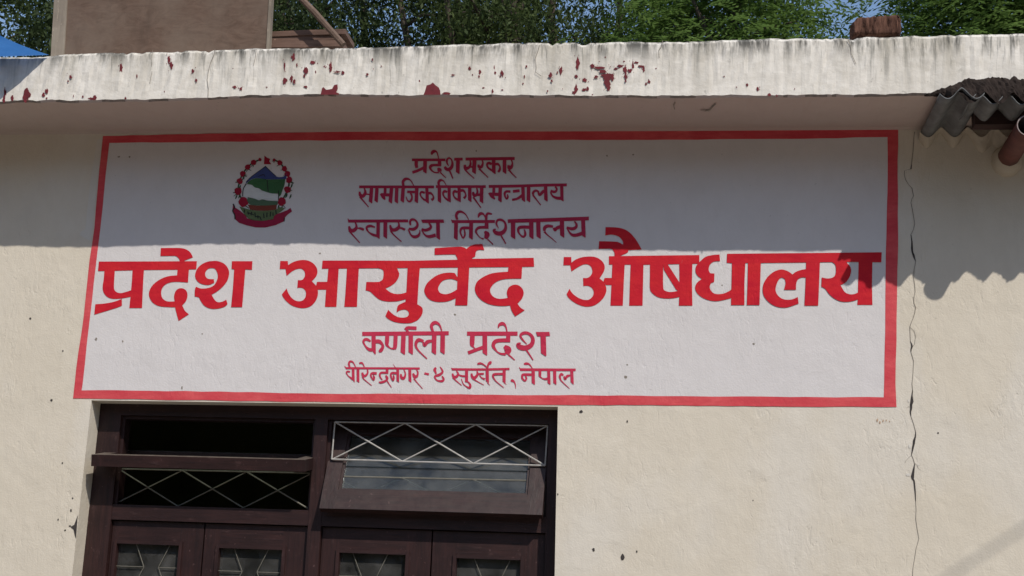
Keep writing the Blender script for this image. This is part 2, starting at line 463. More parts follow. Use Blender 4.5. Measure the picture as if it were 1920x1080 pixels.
# ------------------------------------------------------------------ the building
XL, XR, YB = -4.6, 3.2, 4.4
building = tag(empty('clinic_building', (0, 0, 0)), 'single storey cream plastered building with white concrete roof edge, brown door and cracked front wall', 'building')
WT = 0.23
tl, tr_, br_, bl_ = W(171.5, 750.5), W(1046, 762.5), W(1040, 1080), W(135, 1080)
def ext(a, b, z):
    u = (z - a.z) / (b.z - a.z); return a + (b - a) * u
bl0, br0 = ext(tl, bl_, 0.0), ext(tr_, br_, 0.0)
SOF = 3.33


def profile(pts, y):
    ps = sorted((W(px, py, y) for px, py in pts), key=lambda p: p.x)
    return np.array([p.x for p in ps]), np.array([p.z for p in ps])


jx, jz = profile([(0, 252), (320, 250), (640, 247), (960, 246.5), (1280, 245.5), (1700, 243)], 0.0)
DF = 0.385   # how far the slab stands out
bx, bz = profile([(-40, 199), (30, 191.5), (100, 191.5), (300, 188), (470, 182.5), (640, 179), (760, 180), (900, 180.5), (1100, 182), (1280, 182.5), (1500, 180.5), (1730, 178), (1960, 177)], -DF)
tx, tz = profile([(-40, 107), (60, 106), (100, 104), (180, 99), (300, 95), (420, 92), (520, 89.5), (640, 88), (740, 86), (850, 83), (1000, 79), (1180, 77), (1350, 74.5), (1500, 70.5), (1600, 69), (1750, 65.5), (1960, 61)], -DF)

wm = MB()
top = SOF + 0.10
# front face in four pieces round the doorway
def q(*p): wm.add(p, [tuple(range(len(p)))])
A0, A1 = (XL, 0, 0), (XL, 0, top)
q(A0, tuple(bl0), tuple(tl), (tl.x, 0, top), A1)
q(tuple(br0), (XR, 0, 0), (XR, 0, top), (tr_.x, 0, top), tuple(tr_))
q(tuple(tl), tuple(tr_), (tr_.x, 0, top), (tl.x, 0, top))
bk = lambda p: (p.x, WT, p.z)
q(tuple(bl0), bk(bl0), bk(tl), tuple(tl)); q(tuple(tl), bk(tl), bk(tr_), tuple(tr_)); q(tuple(tr_), bk(tr_), bk(br0), tuple(br0))
q((XL, 0, 0), A1, (XL, YB, top), (XL, YB, 0)); q((XR, 0, 0), (XR, YB, 0), (XR, YB, top), (XR, 0, top)); q((XL, YB, 0), (XL, YB, top), (XR, YB, top), (XR, YB, 0))
# inside face and room, second material
def qi(*p): wm.add(p, [tuple(range(len(p)))], 1)
qi((XL, WT, 0), (XL, WT, top), (tl.x, WT, top), bk(tl), bk(bl0)); qi(bk(br0), bk(tr_), (tr_.x, WT, top), (XR, WT, top), (XR, WT, 0)); qi(bk(tl), (tl.x, WT, top), (tr_.x, WT, top), bk(tr_))
i = 0.2
qi((XL + i, WT, 0), (XL + i, YB - i, 0), (XL + i, YB - i, top), (XL + i, WT, top)); qi((XR - i, WT, 0), (XR - i, WT, top), (XR - i, YB - i, top), (XR - i, YB - i, 0)); qi((XL, YB - i, 0), (XR, YB - i, 0), (XR, YB - i, top), (XL, YB - i, top))
wm.add([(XL, WT, 0.012), (XR, WT, 0.012), (XR, YB - i, 0.012), (XL, YB - i, 0.012)], [(0, 1, 2, 3)], 1)
# crack, chips and dents: dark marks with their own outline on the plaster
pm = Paint(0.0012); pm.mb = wm
CR = [(1715, 247, 2), (1713, 267, 2), (1710, 300, 2), (1708, 317, 2.4), (1696, 320, 1.6), (1698, 337, 1.8), (1710, 353, 2), (1713, 367, 1.8), (1708, 380, 1.8), (1713, 407, 1.8), (1715, 420, 2),
      (1708, 440, 2.2), (1710, 466, 3.8), (1713, 478, 4.2), (1717, 490, 1.6), (1713, 520, 1.6), (1716, 547, 1.6), (1713, 560, 2), (1717, 577, 2.2), (1712, 597, 1.8), (1706, 613, 1.8), (1707, 640, 1.6),
      (1710, 650, 3.5), (1708, 660, 1.6), (1713, 677, 1.6), (1710, 720, 1.6), (1710, 742, 2.6), (1710, 753, 6), (1708.5, 765, 4.2), (1708, 780, 1.8), (1717, 810, 1.8), (1714, 826, 4.6), (1712, 838, 3.8), (1709, 853, 1.8),
      (1715, 870, 1.8), (1711, 893, 6), (1714, 902, 3), (1717, 940, 1.6), (1717, 973, 1.6), (1723, 1010, 1.6), (1715, 1047, 1.6), (1711, 1080, 1.6), (1718, 1180, 1.6), (1708, 1300, 1.6), (1716, 1500, 1.6), (1712, 1700, 1.6)]
pm.crop(0, 0, 1)
def crackline(pts):
    # jagged: no smoothing, small widths in photo pixels
    for a, b in zip(pts, pts[1:]):
        mid = ((a[0] + b[0]) / 2 + rng.uniform(-1.3, 1.3), (a[1] + b[1]) / 2, (a[2] + b[2]) / 2 * rng.uniform(0.7, 1.1))
        for p, r2 in ((a, mid), (mid, b)):
            h1, h2 = (0.5 * q_[2] if q_[2] > 2.3 else 0.36 * q_[2] for q_ in (p, r2)); v = [pm.pt((p[0] - h1, p[1])), pm.pt((p[0] + h1, p[1])), pm.pt((r2[0] + h2, r2[1])), pm.pt((r2[0] - h2, r2[1]))]
            wm.add(v, [(3, 2, 1, 0)], 3 if max(p[2], r2[2]) > 2.3 else 2)
crackline(CR)
crackline([(1706, 613, 1.2), (1713, 620, 1.0), (1717, 632, 1.0), (1715, 645, 1.0), (1710, 652, 1.2)])
crackline([(1715, 868, 1.2), (1722, 878, 1.0), (1731, 884, 0.9), (1738, 886, 0.8)])
crackline([(1709, 853, 1.0), (1702, 860, 0.9), (1697, 868, 0.8)])
crackline([(1708, 765, 1.2), (1703, 762, 0.9), (1700, 765, 0.8)])
for x, y, rx, ry in [(1706, 836, 3.5, 5), (1703, 890, 5, 4), (1722, 872, 3, 2), (1704, 752, 2.5, 5)]:
    pm.blob(x, y, rx, ry, 5, 9, 0.5)
for x, y, rx, ry in [(1089, 772, 4.5, 4), (1176, 790, 2, 3.4), (1113, 1031, 3.4, 4.2), (1167, 1045, 4.4, 7.5), (1194, 1034, 2, 3), (97, 750, 3, 3), (57, 597, 2.6, 2.4), (122, 994, 2, 2), (109, 974, 2, 2),
                     (133, 957, 2, 3), (136, 934, 2.2, 2), (117, 868, 1.6, 2), (118, 658, 1.8, 2.2), (1046, 927, 1.6, 3), (1759, 812, 2.6, 2), (1412, 938, 1.4, 1.6), (1640, 755, 1.4, 1.4), (131, 986, 3, 2)]:
    pm.blob(x, y, rx, ry, 3, 9, 0.5)
pm.poly([(146, 965), (142, 976), (139, 984), (132, 988), (138, 993), (140, 1003), (142.5, 1010)], False, 3)
for x, y, s_ in [(1645, 788, 2), (1650, 792, 2), (1656, 789, 1.6), (1662, 788, 1.4), (1668, 790, 1.2)]:
    pm.blob(x, y, s_ * 0.8, s_ * 2.0, 4, 7, 0.5)
wall = wm.build('front_wall', [M['wall'], M['room'], M['crack'], M['chip'], flat('faint_orange_scribble', (0.52, 0.34, 0.22)), M['smear']], building)
tag(wall, None)

# ---- roof slab with its overhang
sm_ = MB()
N = 520; xs = np.linspace(XL - 0.25, XR + 0.25, N)
r2 = np.random.RandomState(3)
def jit(n, a, k):
    v = r2.randn(n); ker = np.ones(k) / k; return np.convolve(v, ker, 'same') * a * math.sqrt(k)
ZT = np.interp(xs, tx, tz) + jit(N, 0.0013, 3) + jit(N, 0.002, 15) - np.where(r2.rand(N) < 0.08, 0.010 * r2.rand(N), 0)
ZB = np.interp(xs, bx, bz) + jit(N, 0.0010, 3) + jit(N, 0.0015, 15)
ZJ = np.interp(xs, jx, jz)
rows = []
FY = jit(N, 0.0012, 9)
for k in range(N):
    x = xs[k]; zt, zb, zj = ZT[k], ZB[k], ZJ[k]; y = -DF + FY[k]
    fr = [(x, y + 0.006, zb - 0.001), (x, y - 0.001, zb + 0.005 + 0.003 * r2.rand())]
    for u in (0.2, 0.4, 0.6, 0.8): fr.append((x, y + 0.0012 * r2.randn(), zb + (zt - zb) * u))
    fr += [(x, y + 0.001, zt - 0.012), (x, y + 0.010, zt), (x, -0.10, zt + 0.012), (x, YB + 0.3, 3.66)]
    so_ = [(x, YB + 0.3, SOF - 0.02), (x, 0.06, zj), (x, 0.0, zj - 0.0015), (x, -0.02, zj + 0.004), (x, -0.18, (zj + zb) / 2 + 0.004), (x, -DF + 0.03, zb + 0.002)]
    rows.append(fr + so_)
DRK = 0.40 + jit(N, 0.35, 4)
K = len(rows[0]); V = [p for r in rows for p in r]; Fc = []; Mi = []
for k in range(N - 1):
    for j in range(K):
        a, b = k * K + j, k * K + (j + 1) % K
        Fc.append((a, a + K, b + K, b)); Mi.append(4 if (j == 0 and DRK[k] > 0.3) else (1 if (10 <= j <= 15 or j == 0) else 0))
Fc += [tuple(range(K)), tuple(range((N - 1) * K + K - 1, (N - 1) * K - 1, -1))]; Mi += [0, 0]
sm_.v = V; sm_.f = Fc; sm_.m = Mi
pp = Paint(DF + 0.0028); pp.mb = sm_
for cx0, lst in ((0, [(150, 535, 24, 40), (680, 385, 10, 30), (950, 335, 10, 24), (963, 368, 12, 20), (1085, 400, 9, 13), (1103, 450, 7, 12), (397, 432, 9, 13), (383, 458, 6, 7), (262, 512, 10, 16), (245, 535, 10, 16), (262, 552, 6, 5), (520, 555, 22, 12), (535, 545, 10, 16), (705, 552, 6, 8),
                      (1320, 490, 12, 9), (1355, 500, 9, 11), (1310, 385, 3, 3), (1602, 455, 13, 20), (1640, 440, 9, 18), (1655, 460, 9, 14), (1650, 322, 11, 24), (1600, 372, 6, 27), (1720, 395, 13, 28), (1712, 428, 7, 12), (1757, 350, 16, 14), (1720, 488, 12, 7), (1830, 375, 9, 10), (1860, 380, 11, 30), (1897, 405, 22, 6), (1670, 365, 5, 12),
                      (413, 540, 3, 10), (466, 543, 6, 7), (28, 520, 7, 34), (22, 560, 8, 26), (68, 550, 9, 16), (1500, 490, 5, 4), (1775, 405, 5, 8), (770, 430, 4, 12), (925, 515, 3, 6)]),
                 (640, [(10, 408, 11, 11), (145, 418, 9, 9), (175, 335, 5, 10), (595, 526, 26, 9), (628, 422, 12, 5), (722, 385, 8, 15), (738, 420, 4, 5), (780, 403, 8, 14), (775, 430, 5, 10), (865, 410, 6, 14), (860, 380, 3, 14), (905, 412, 10, 18), (895, 428, 6, 6), (1330, 355, 12, 38), (1320, 430, 10, 10), (1320, 500, 11, 28), (1308, 521, 12, 12),
                        (1412, 372, 14, 14), (1446, 380, 34, 10), (1470, 402, 32, 10), (1492, 428, 30, 22), (1498, 462, 18, 32), (1502, 495, 12, 24), (1525, 430, 13, 24), (1545, 385, 16, 8), (1570, 372, 20, 10), (1598, 395, 12, 30), (1600, 430, 10, 20), (1625, 397, 15, 13), (1640, 370, 7, 28), (1660, 352, 18, 7), (1685, 372, 14, 9), (1700, 388, 9, 20), (1235, 395, 9, 26), (1215, 408, 6, 8), (1177, 425, 11, 16), (1183, 455, 7, 9), (1370, 452, 16, 12),
                        (1365, 505, 12, 12), (1385, 498, 8, 18), (1730, 460, 12, 9), (1713, 472, 7, 7), (1432, 432, 13, 9), (1030, 432, 4, 11), (1022, 470, 4, 7), (1040, 375, 6, 10), (850, 515, 6, 14), (905, 505, 8, 4), (800, 493, 8, 4), (1600, 455, 5, 10), (1160, 512, 4, 8), (440, 455, 4, 7), (225, 372, 4, 5), (1590, 345, 6, 5), (180, 388, 3, 4), (1245, 500, 3, 4), (1413, 532, 4, 5), (1450, 345, 5, 3), (1770, 385, 6, 4), (1485, 322, 4, 5)]),
                 (1280, [(362, 478, 7, 10), (422, 500, 8, 12), (487, 535, 9, 10), (530, 538, 6, 8), (303, 490, 4, 4), (630, 500, 3, 5), (233, 430, 6, 4)])):
    pp.crop(cx0, 0, 3)
    for x, y, a, b in lst: pp.blob(x, y, a * 1.25, b * 1.2, 2, 17, 0.62)
    for x, y, a, b in lst:      # crumbs of lost paint round each flake
        if a * b > 90:
            for _ in range(2): pp.blob(x + rng.uniform(-2.2, 2.2) * a, y + rng.uniform(-1.6, 1.6) * b, rng.uniform(1.8, 4), rng.uniform(2, 5), 2, 7, 0.5) if y + 1.6 * b < 520 else None
pp.crop(640, 0, 3)
pp.poly([(462, 533), (470, 515), (480, 480), (500, 475), (515, 464), (528, 478), (548, 492), (556, 510), (558, 533)], False, 2)
pp.crop(0, 0, 3)
pp.poly([(1803, 533), (1812, 495), (1820, 490), (1835, 505), (1868, 500), (1880, 478), (1898, 474), (1900, 500), (1890, 518), (1908, 526), (1905, 532)], False, 2)
# hairline cracks in the fascia
for cx0, L in ((0, [(1210, 275), (1203, 310), (1185, 350), (1172, 400), (1165, 450), (1172, 500), (1170, 545)]), (640, [(1115, 255), (1105, 290), (1090, 330), (1098, 385), (1092, 405), (1125, 428)]),
               (640, [(1808, 228), (1800, 262), (1785, 285), (1788, 325)]), (0, [(860, 280), (850, 330), (855, 400), (842, 470)]), (0, [(1440, 290), (1435, 330), (1425, 370)]), (1280, [(930, 225), (945, 260), (948, 300), (975, 360)])):
    pp.crop(cx0, 0, 3)
    for a, b in zip(L, L[1:]):
        pp.st([(a[0], a[1], rng.uniform(2, 4)), (b[0], b[1], rng.uniform(2, 4))], 3, 3)
def sofpt(px, py):
    y = -DF * (246 - py) / (246 - 182.0); p_ = W(px, py, y); return (p_.x, p_.y, p_.z - 0.003)
for L in ([(1266, 190), (1263, 196), (1265, 204)], [(1313, 205), (1322, 207), (1331, 205), (1336, 199), (1342, 193)], [(1318, 203), (1330, 208)], [(1195, 205), (1198, 207)]):
    for a, b in zip(L, L[1:]):
        sm_.add([sofpt(a[0] - 1, a[1] - 0.8), sofpt(a[0] + 1, a[1] + 0.8), sofpt(b[0] + 1, b[1] + 0.8), sofpt(b[0] - 1, b[1] - 0.8)], [(0, 1, 2, 3)], 3)
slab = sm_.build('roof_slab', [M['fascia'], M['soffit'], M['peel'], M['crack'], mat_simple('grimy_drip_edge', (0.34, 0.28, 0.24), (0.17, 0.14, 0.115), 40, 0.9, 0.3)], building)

# ---- painted sign on the wall
s0 = W(910, 755)
sign = tag(empty('painted_sign', (s0.x, 0, s0.z)), 'white wall sign with red border, emblem and red Devanagari lettering above the brown door', 'sign')
OUT = [(193, 255), (420, 250), (640, 247), (960, 245), (1280, 244), (1500, 243), (1684, 243), (1683, 330), (1684, 440), (1682, 560), (1681, 640), (1679, 720), (1681, 763), (1480, 762.5), (1280, 760), (1045, 759), (893, 757), (560, 753), (413, 751), (280, 749), (137, 747), (140, 720), (147, 660), (157, 593), (168, 487), (177, 427), (183, 355)]
INN = [(205, 268), (420, 265.5), (640, 263), (900, 263), (1280, 262), (1480, 260.5), (1664, 257), (1664, 360), (1662, 443), (1660, 560), (1658, 710), (1657, 745), (1480, 744.5), (1280, 742.7), (1193, 741.7), (893, 740), (560, 737.3), (413, 734), (280, 732.7), (153, 732), (155, 720), (163, 643), (173, 560), (183, 470), (192, 393), (195, 360)]
def wob(L, a=0.7):
    out = []
    for i in range(len(L)):
        p, r_ = L[i], L[(i + 1) % len(L)]; n = max(1, int(math.hypot(r_[0] - p[0], r_[1] - p[1]) / 28))
        for k in range(n):
            u = k / n; j = 0 if k == 0 else a
            out.append((p[0] + (r_[0] - p[0]) * u + rng.uniform(-j, j), p[1] + (r_[1] - p[1]) * u + rng.uniform(-j, j)))
    return out
OUTW, INW = wob(OUT), wob(INN)
ps = Paint(0.0012).crop(0, 0, 1); mid_ = [((a[0]), (a[1])) for a in INN]
ps.poly([(p[0] + (910 - p[0]) * 0.004 , p[1] + (500 - p[1]) * 0.008) for p in OUT], False)
for x, y, rx, ry in [(1138, 292, 2.2, 2.4), (1187, 290, 2.4, 2.2), (893, 283, 1.6, 2.4), (223, 294, 4, 2), (243, 294, 2.4, 2.2), (341, 727, 2, 4.6), (1173, 707, 3.4, 4), (1176, 684, 2.4, 1.8), (1354, 535, 2, 1.6), (853, 590, 3, 2.4), (180, 636, 3, 4), (230, 640, 2, 2.4), (379, 626, 1.6, 2), (1413, 645, 3, 2.4), (600, 475, 2.6, 1.8)]:
    ps.blob(x, y, rx, ry, 1, 9, 0.5)
ps.build('panel', [M['panel'], M['crack']], sign)
pb = Paint(0.0019).crop(0, 0, 1); pb.ring(OUTW, INW); pb.build('border', M['border'], sign)
TD = 0.0026


def word(mat, label=None):
    return Paint(TD)


def fin(p, mat, label):
    o = p.build('lettering', mat, sign); o['label'] = label; return o


# headline, word by word, outlines
a = Paint(TD).crop(170, 450, 6)
a.poly([(92, 242), (600, 241), (1195, 238), (1188, 330), (970, 334), (600, 338), (82, 350)], False)
a.poly([(155, 340), (148, 430), (135, 520), (140, 575), (165, 620), (205, 650), (260, 662), (340, 658), (400, 648), (460, 636), (460, 563), (400, 583), (340, 597), (300, 590), (272, 568), (262, 530), (266, 430), (272, 340)])
a.poly([(472, 330), (600, 330), (592, 450), (578, 765), (435, 765), (452, 600), (465, 450)], False)
a.poly([(350, 662), (352, 735), (300, 760), (40, 840), (52, 722), (150, 715), (260, 695)])
a.poly([(978, 330), (1105, 330), (1095, 478), (960, 470), (880, 482), (830, 510), (802, 550), (793, 600), (805, 650), (840, 682), (880, 692), (945, 690), (950, 757), (830, 752), (760, 740), (705, 710), (670, 665), (655, 610), (665, 560), (700, 505), (760, 455), (830, 420), (900, 403), (972, 398)])
a.poly([(945, 690), (938, 640), (948, 590), (975, 555), (1015, 542), (1060, 555), (1085, 590), (1088, 640), (1070, 690), (1030, 735), (1060, 795), (1105, 835), (990, 910), (970, 840), (950, 757)])
a.poly([(790, 90), (1000, 90), (1080, 108), (1125, 145), (1150, 195), (1110, 210), (1050, 235), (1035, 252), (1000, 252), (1000, 225), (985, 200), (960, 182), (930, 178), (785, 180)])
a.poly([(1390, 480), (1385, 440), (1345, 440), (1310, 430), (1290, 400), (1292, 360), (1320, 325), (1360, 315), (1400, 325), (1425, 370), (1430, 420), (1410, 475), (1380, 515), (1320, 540), (1240, 545), (1185, 525), (1172, 560), (1170, 635), (1215, 645), (1235, 680), (1270, 730), (1320, 762), (1380, 775), (1450, 768), (1510, 748), (1540, 720), (1525, 670), (1490, 690), (1440, 700), (1400, 680), (1360, 615), (1420, 580), (1490, 520), (1540, 450), (1558, 370), (1540, 310), (1500, 265), (1440, 240), (1390, 235), (1310, 245), (1240, 280), (1195, 330), (1175, 390), (1185, 440), (1220, 480), (1270, 500), (1330, 505)])
a.poly([(1590, 238), (1820, 238), (1815, 335), (1740, 330), (1730, 450), (1705, 755), (1580, 755), (1600, 550), (1615, 330), (1585, 325)], False)
fin(a, M['red'], 'large red first headline word, nearest the left border')

a = Paint(TD).crop(510, 460, 6.75)
a.poly([(105, 198), (200, 198), (205, 250), (260, 215), (330, 192), (400, 185), (470, 198), (530, 235), (568, 290), (575, 340), (560, 390), (505, 455), (560, 515), (580, 570), (580, 630), (560, 690), (520, 745), (470, 780), (400, 795), (330, 788), (250, 760), (180, 705), (140, 655), (125, 620), (185, 545), (205, 600), (240, 655), (290, 695), (345, 708), (390, 695), (420, 660), (430, 610), (420, 570), (390, 542), (350, 535), (320, 542), (328, 440), (370, 440), (400, 420), (418, 375), (410, 330), (380, 300), (350, 295), (300, 305), (240, 340), (185, 388), (172, 300), (98, 300)])
a.poly([(570, 462), (705, 462), (695, 560), (575, 560), (556, 515)], False)
a.poly([(715, 280), (845, 280), (835, 450), (815, 778), (670, 778), (685, 560), (700, 450)], False)
a.poly([(950, 280), (1100, 280), (1090, 450), (1075, 778), (915, 778), (930, 600)], False)
a.poly([(1330, 288), (1385, 300), (1410, 325), (1412, 380), (1400, 430), (1370, 455), (1330, 463), (1195, 463), (1185, 570), (1240, 585), (1290, 630), (1350, 680), (1420, 705), (1500, 712), (1600, 705), (1710, 676), (1710, 592), (1640, 612), (1570, 615), (1510, 600), (1470, 575), (1435, 545), (1500, 515), (1560, 470), (1600, 410), (1610, 360), (1595, 320), (1560, 285)])
a.poly([(1690, 690), (1690, 715), (1640, 735), (1590, 770), (1578, 850), (1620, 822), (1680, 812), (1720, 830), (1735, 865), (1715, 900), (1660, 915), (1590, 905), (1530, 870), (1470, 815), (1435, 895), (1470, 930), (1540, 965), (1640, 985), (1740, 985), (1789, 972), (1843, 945), (1890, 891), (1908, 830), (1897, 785), (1838, 745), (1838, 690)])
a.crop(0, 0, 1)
a.poly([(604.8, 488.5), (700, 488.5), (770, 488.9), (856, 487), (886, 485.2), (1000.7, 483.3), (1001.5, 500), (952, 500.7), (858, 501.5), (770, 502.4), (603.6, 503.7)], False)
a.poly([(764.4, 500), (787.4, 500), (785, 529), (782.5, 571), (760.2, 566), (761.9, 548.9)], False)
a.crop(760, 440, 6.75)
a.poly([(662, 545), (625, 485), (560, 480), (480, 488), (400, 515), (320, 570), (265, 630), (240, 700), (255, 760), (300, 815), (370, 845), (460, 852), (550, 840), (645, 800), (660, 690), (580, 735), (520, 752), (470, 748), (432, 728), (415, 680), (440, 620), (480, 580), (540, 562), (600, 562), (662, 585)])
a.poly([(665, 400), (810, 400), (800, 600), (785, 895), (630, 895), (637, 805), (655, 695)], False)
a.poly([(372, 170), (620, 155), (720, 155), (775, 180), (810, 150), (870, 125), (975, 118), (1000, 195), (930, 192), (895, 215), (885, 275), (845, 295), (845, 332), (660, 332), (658, 300), (640, 265), (610, 250), (370, 255)])
a.poly([(1305, 400), (1480, 400), (1470, 555), (1300, 558), (1200, 575), (1120, 620), (1075, 690), (1085, 750), (1130, 795), (1200, 812), (1300, 800), (1330, 895), (1250, 902), (1150, 898), (1050, 875), (960, 825), (900, 755), (880, 680), (905, 600), (970, 545), (1060, 500), (1150, 480), (1300, 468)])
a.poly([(1300, 805), (1285, 740), (1300, 680), (1340, 645), (1390, 632), (1440, 645), (1485, 690), (1498, 745), (1475, 810), (1420, 872), (1460, 925), (1512, 955), (1390, 1035), (1345, 960), (1325, 890)])
fin(a, M['red'], 'large red middle headline word')

a = Paint(TD).crop(1040, 410, 5.4)
a.poly([(92, 388), (168, 388), (170, 445), (220, 410), (290, 388), (370, 383), (430, 395), (480, 430), (505, 475), (500, 530), (455, 605), (495, 640), (520, 690), (522, 740), (495, 800), (440, 855), (380, 885), (310, 890), (240, 870), (180, 835), (140, 800), (120, 765), (150, 710), (180, 755), (230, 795), (290, 820), (345, 820), (385, 785), (395, 740), (375, 700), (335, 680), (290, 682), (288, 600), (330, 600), (365, 575), (382, 535), (370, 490), (340, 465), (290, 465), (230, 495), (170, 535), (158, 472), (88, 472)])
a.poly([(505, 600), (595, 600), (582, 672), (520, 672), (493, 640)], False)
a.poly([(585, 450), (710, 450), (700, 650), (690, 880), (565, 880), (575, 672)], False)
a.poly([(770, 450), (900, 450), (895, 650), (890, 880), (755, 880), (762, 660)], False)
a.poly([(550, 380), (900, 375), (1465, 368), (1465, 455), (1140, 462), (900, 466), (550, 464)], False)
a.poly([(515, 85), (620, 88), (700, 105), (760, 140), (810, 195), (850, 255), (880, 312), (745, 318), (735, 345), (640, 384), (605, 384), (605, 345), (590, 320), (565, 305), (445, 305), (450, 228), (600, 232), (650, 240), (692, 262), (690, 230), (660, 190), (620, 170), (570, 162), (512, 170)])
a.poly([(965, 450), (1100, 450), (1098, 560), (1100, 700), (1120, 730), (1170, 742), (1230, 735), (1270, 725), (1270, 790), (1200, 805), (1120, 808), (1050, 795), (995, 760), (965, 710), (965, 580)])
a.poly([(1100, 460), (1142, 458), (1270, 655), (1270, 745), (1228, 715), (1105, 515)], False)
a.poly([(1262, 440), (1395, 440), (1390, 650), (1395, 880), (1258, 880), (1265, 700)], False)
a.poly([(1670, 362), (1675, 430), (1610, 435), (1570, 470), (1560, 520), (1575, 552), (1618, 555), (1615, 640), (1582, 652), (1570, 700), (1600, 748), (1650, 764), (1728, 752), (1810, 706), (1810, 795), (1737, 817), (1640, 835), (1560, 825), (1490, 795), (1440, 750), (1422, 700), (1440, 650), (1490, 610), (1445, 575), (1425, 530), (1435, 475), (1480, 425), (1530, 385), (1600, 368)])
a.crop(1340, 450, 6)
a.poly([(140, 155), (600, 150), (1200, 145), (1880, 138), (1875, 250), (1500, 246), (1200, 250), (520, 258), (190, 260), (135, 255)], False)
a.poly([(195, 250), (345, 250), (335, 500), (335, 732), (185, 732), (190, 500)], False)
a.poly([(375, 250), (520, 250), (512, 500), (505, 732), (362, 732), (370, 500)], False)
a.poly([(1030, 240), (1185, 240), (1175, 500), (1165, 738), (1010, 738), (1022, 500)], False)
a.poly([(1035, 325), (960, 340), (910, 360), (875, 388), (840, 360), (790, 338), (740, 332), (670, 355), (600, 410), (555, 480), (540, 550), (550, 620), (590, 680), (650, 728), (720, 755), (800, 760), (860, 745), (945, 715), (935, 640), (880, 665), (810, 672), (750, 655), (705, 615), (685, 560), (700, 490), (730, 435), (760, 422), (790, 440), (798, 490), (780, 560), (915, 560), (918, 490), (940, 440), (985, 420), (1035, 425)])
a.poly([(1310, 242), (1355, 275), (1365, 340), (1355, 395), (1320, 425), (1260, 432), (1205, 420), (1200, 525), (1245, 550), (1290, 610), (1350, 660), (1420, 690), (1500, 695), (1580, 680), (1620, 660), (1620, 588), (1570, 608), (1520, 610), (1470, 590), (1440, 550), (1415, 505), (1470, 480), (1515, 420), (1535, 350), (1525, 300), (1490, 258), (1480, 242)])
a.poly([(1620, 230), (1775, 230), (1770, 500), (1775, 730), (1605, 730), (1610, 660)], False)
fin(a, M['red'], 'large red last headline word, nearest the right border')

# small lines, brush strokes
MR = M['maroon']
a = Paint(TD).crop(760, 280, 8.727)
a.st([(108, 172), (655, 172)], 44).st([(180, 180), (178, 250), (190, 305, 45)], 56).st([(115, 378), (210, 345), (320, 290)], 46).stem(325, 180, 318, 392, 60)
a.st([(560, 175), (560, 280)], 58).st([(588, 258), (470, 258), (425, 268, 50), (405, 300, 44), (430, 345, 26), (480, 378, 24), (550, 380, 26)], 42).st([(530, 305, 26), (558, 338, 74), (566, 368, 46)], 60).st([(565, 372, 22), (662, 465, 15)], 18)
a.st([(430, 90, 22), (440, 55, 52), (472, 32, 52), (510, 42, 24), (530, 90, 18), (548, 160, 16)], 40)
a.st([(708, 272, 14), (682, 222, 32), (682, 172, 34), (715, 142, 30), (755, 170, 24), (770, 240, 40), (750, 300, 55), (700, 332, 56), (660, 312, 50), (648, 280, 34)], 40).st([(722, 345, 28), (778, 478, 22)], 24)
a.st([(800, 162), (938, 160)], 46).stem(862, 165, 856, 400, 62)
fin(a, MR, 'crimson first word of the top line')
a = Paint(TD).crop(760, 280, 8.727)
a.st([(985, 160), (1790, 150)], 50)
a.st([(972, 252, 38), (985, 310, 58), (1045, 292, 46), (1068, 235, 36), (1060, 180, 24)], 40).st([(972, 320, 34), (1020, 380, 24), (1128, 478, 17)], 24).st([(1040, 285), (1115, 290)], 30).stem(1132, 175, 1122, 400, 64)
a.st([(1255, 175, 24), (1268, 225, 30), (1245, 285, 48), (1205, 282, 50), (1198, 246, 30)], 40).st([(1205, 315, 34), (1280, 390, 22), (1355, 463, 17)], 24)
a.stem(1445, 165, 1448, 402, 60).st([(1415, 245, 40), (1370, 225, 46), (1338, 245, 36), (1348, 292, 30), (1390, 328, 36), (1435, 352, 36)], 36).st([(1460, 250, 38), (1510, 240, 42), (1546, 280, 26), (1546, 330, 40), (1518, 372, 36)], 36)
a.stem(1622, 165, 1622, 398, 60)
a.st([(1735, 172, 24), (1752, 230, 26), (1732, 290, 56), (1698, 302, 60), (1686, 258, 34)], 40).st([(1690, 330, 34), (1750, 400, 22), (1818, 465, 16)], 24)
fin(a, MR, 'crimson second word of the top line')

a = Paint(TD).crop(665, 330, 9.6)
a.st([(80, 195), (1430, 197)], 50)
a.st([(88, 280, 30), (100, 340, 58), (150, 362, 62), (190, 305, 52), (182, 245, 30), (165, 205, 26)], 40).st([(95, 375, 36), (150, 440, 26), (250, 558, 20)], 26).st([(195, 325), (275, 332)], 26).stem(305, 195, 285, 490, 64)
a.stem(402, 195, 385, 475, 62)
a.st([(550, 195), (545, 320)], 52).st([(462, 322, 26), (515, 375, 62), (545, 428, 24)], 50).st([(475, 335), (645, 342)], 58).stem(665, 195, 640, 490, 64)
a.stem(758, 195, 748, 490, 62).stem(875, 190, 855, 475, 64)
a.st([(880, 185, 42), (868, 110, 50), (900, 62, 52), (950, 50, 42), (1010, 82, 20), (1062, 170, 16)], 40)
a.stem(1118, 195, 1108, 485, 62).st([(945, 285), (1105, 288)], 46).st([(1005, 300, 36), (1032, 370, 30), (1020, 430, 42), (985, 460, 32), (945, 430, 22), (925, 370, 14)], 30)
a.stem(1298, 195, 1308, 492, 58).st([(1262, 305, 40), (1205, 288, 42), (1182, 322, 32), (1198, 372, 26), (1250, 424, 36), (1295, 440, 40)], 36).st([(1320, 312, 52), (1370, 310, 42), (1412, 360, 26), (1412, 410, 42), (1380, 432, 50)], 40)
fin(a, MR, 'crimson first word of the second line')
a = Paint(TD).crop(665, 330, 9.6)
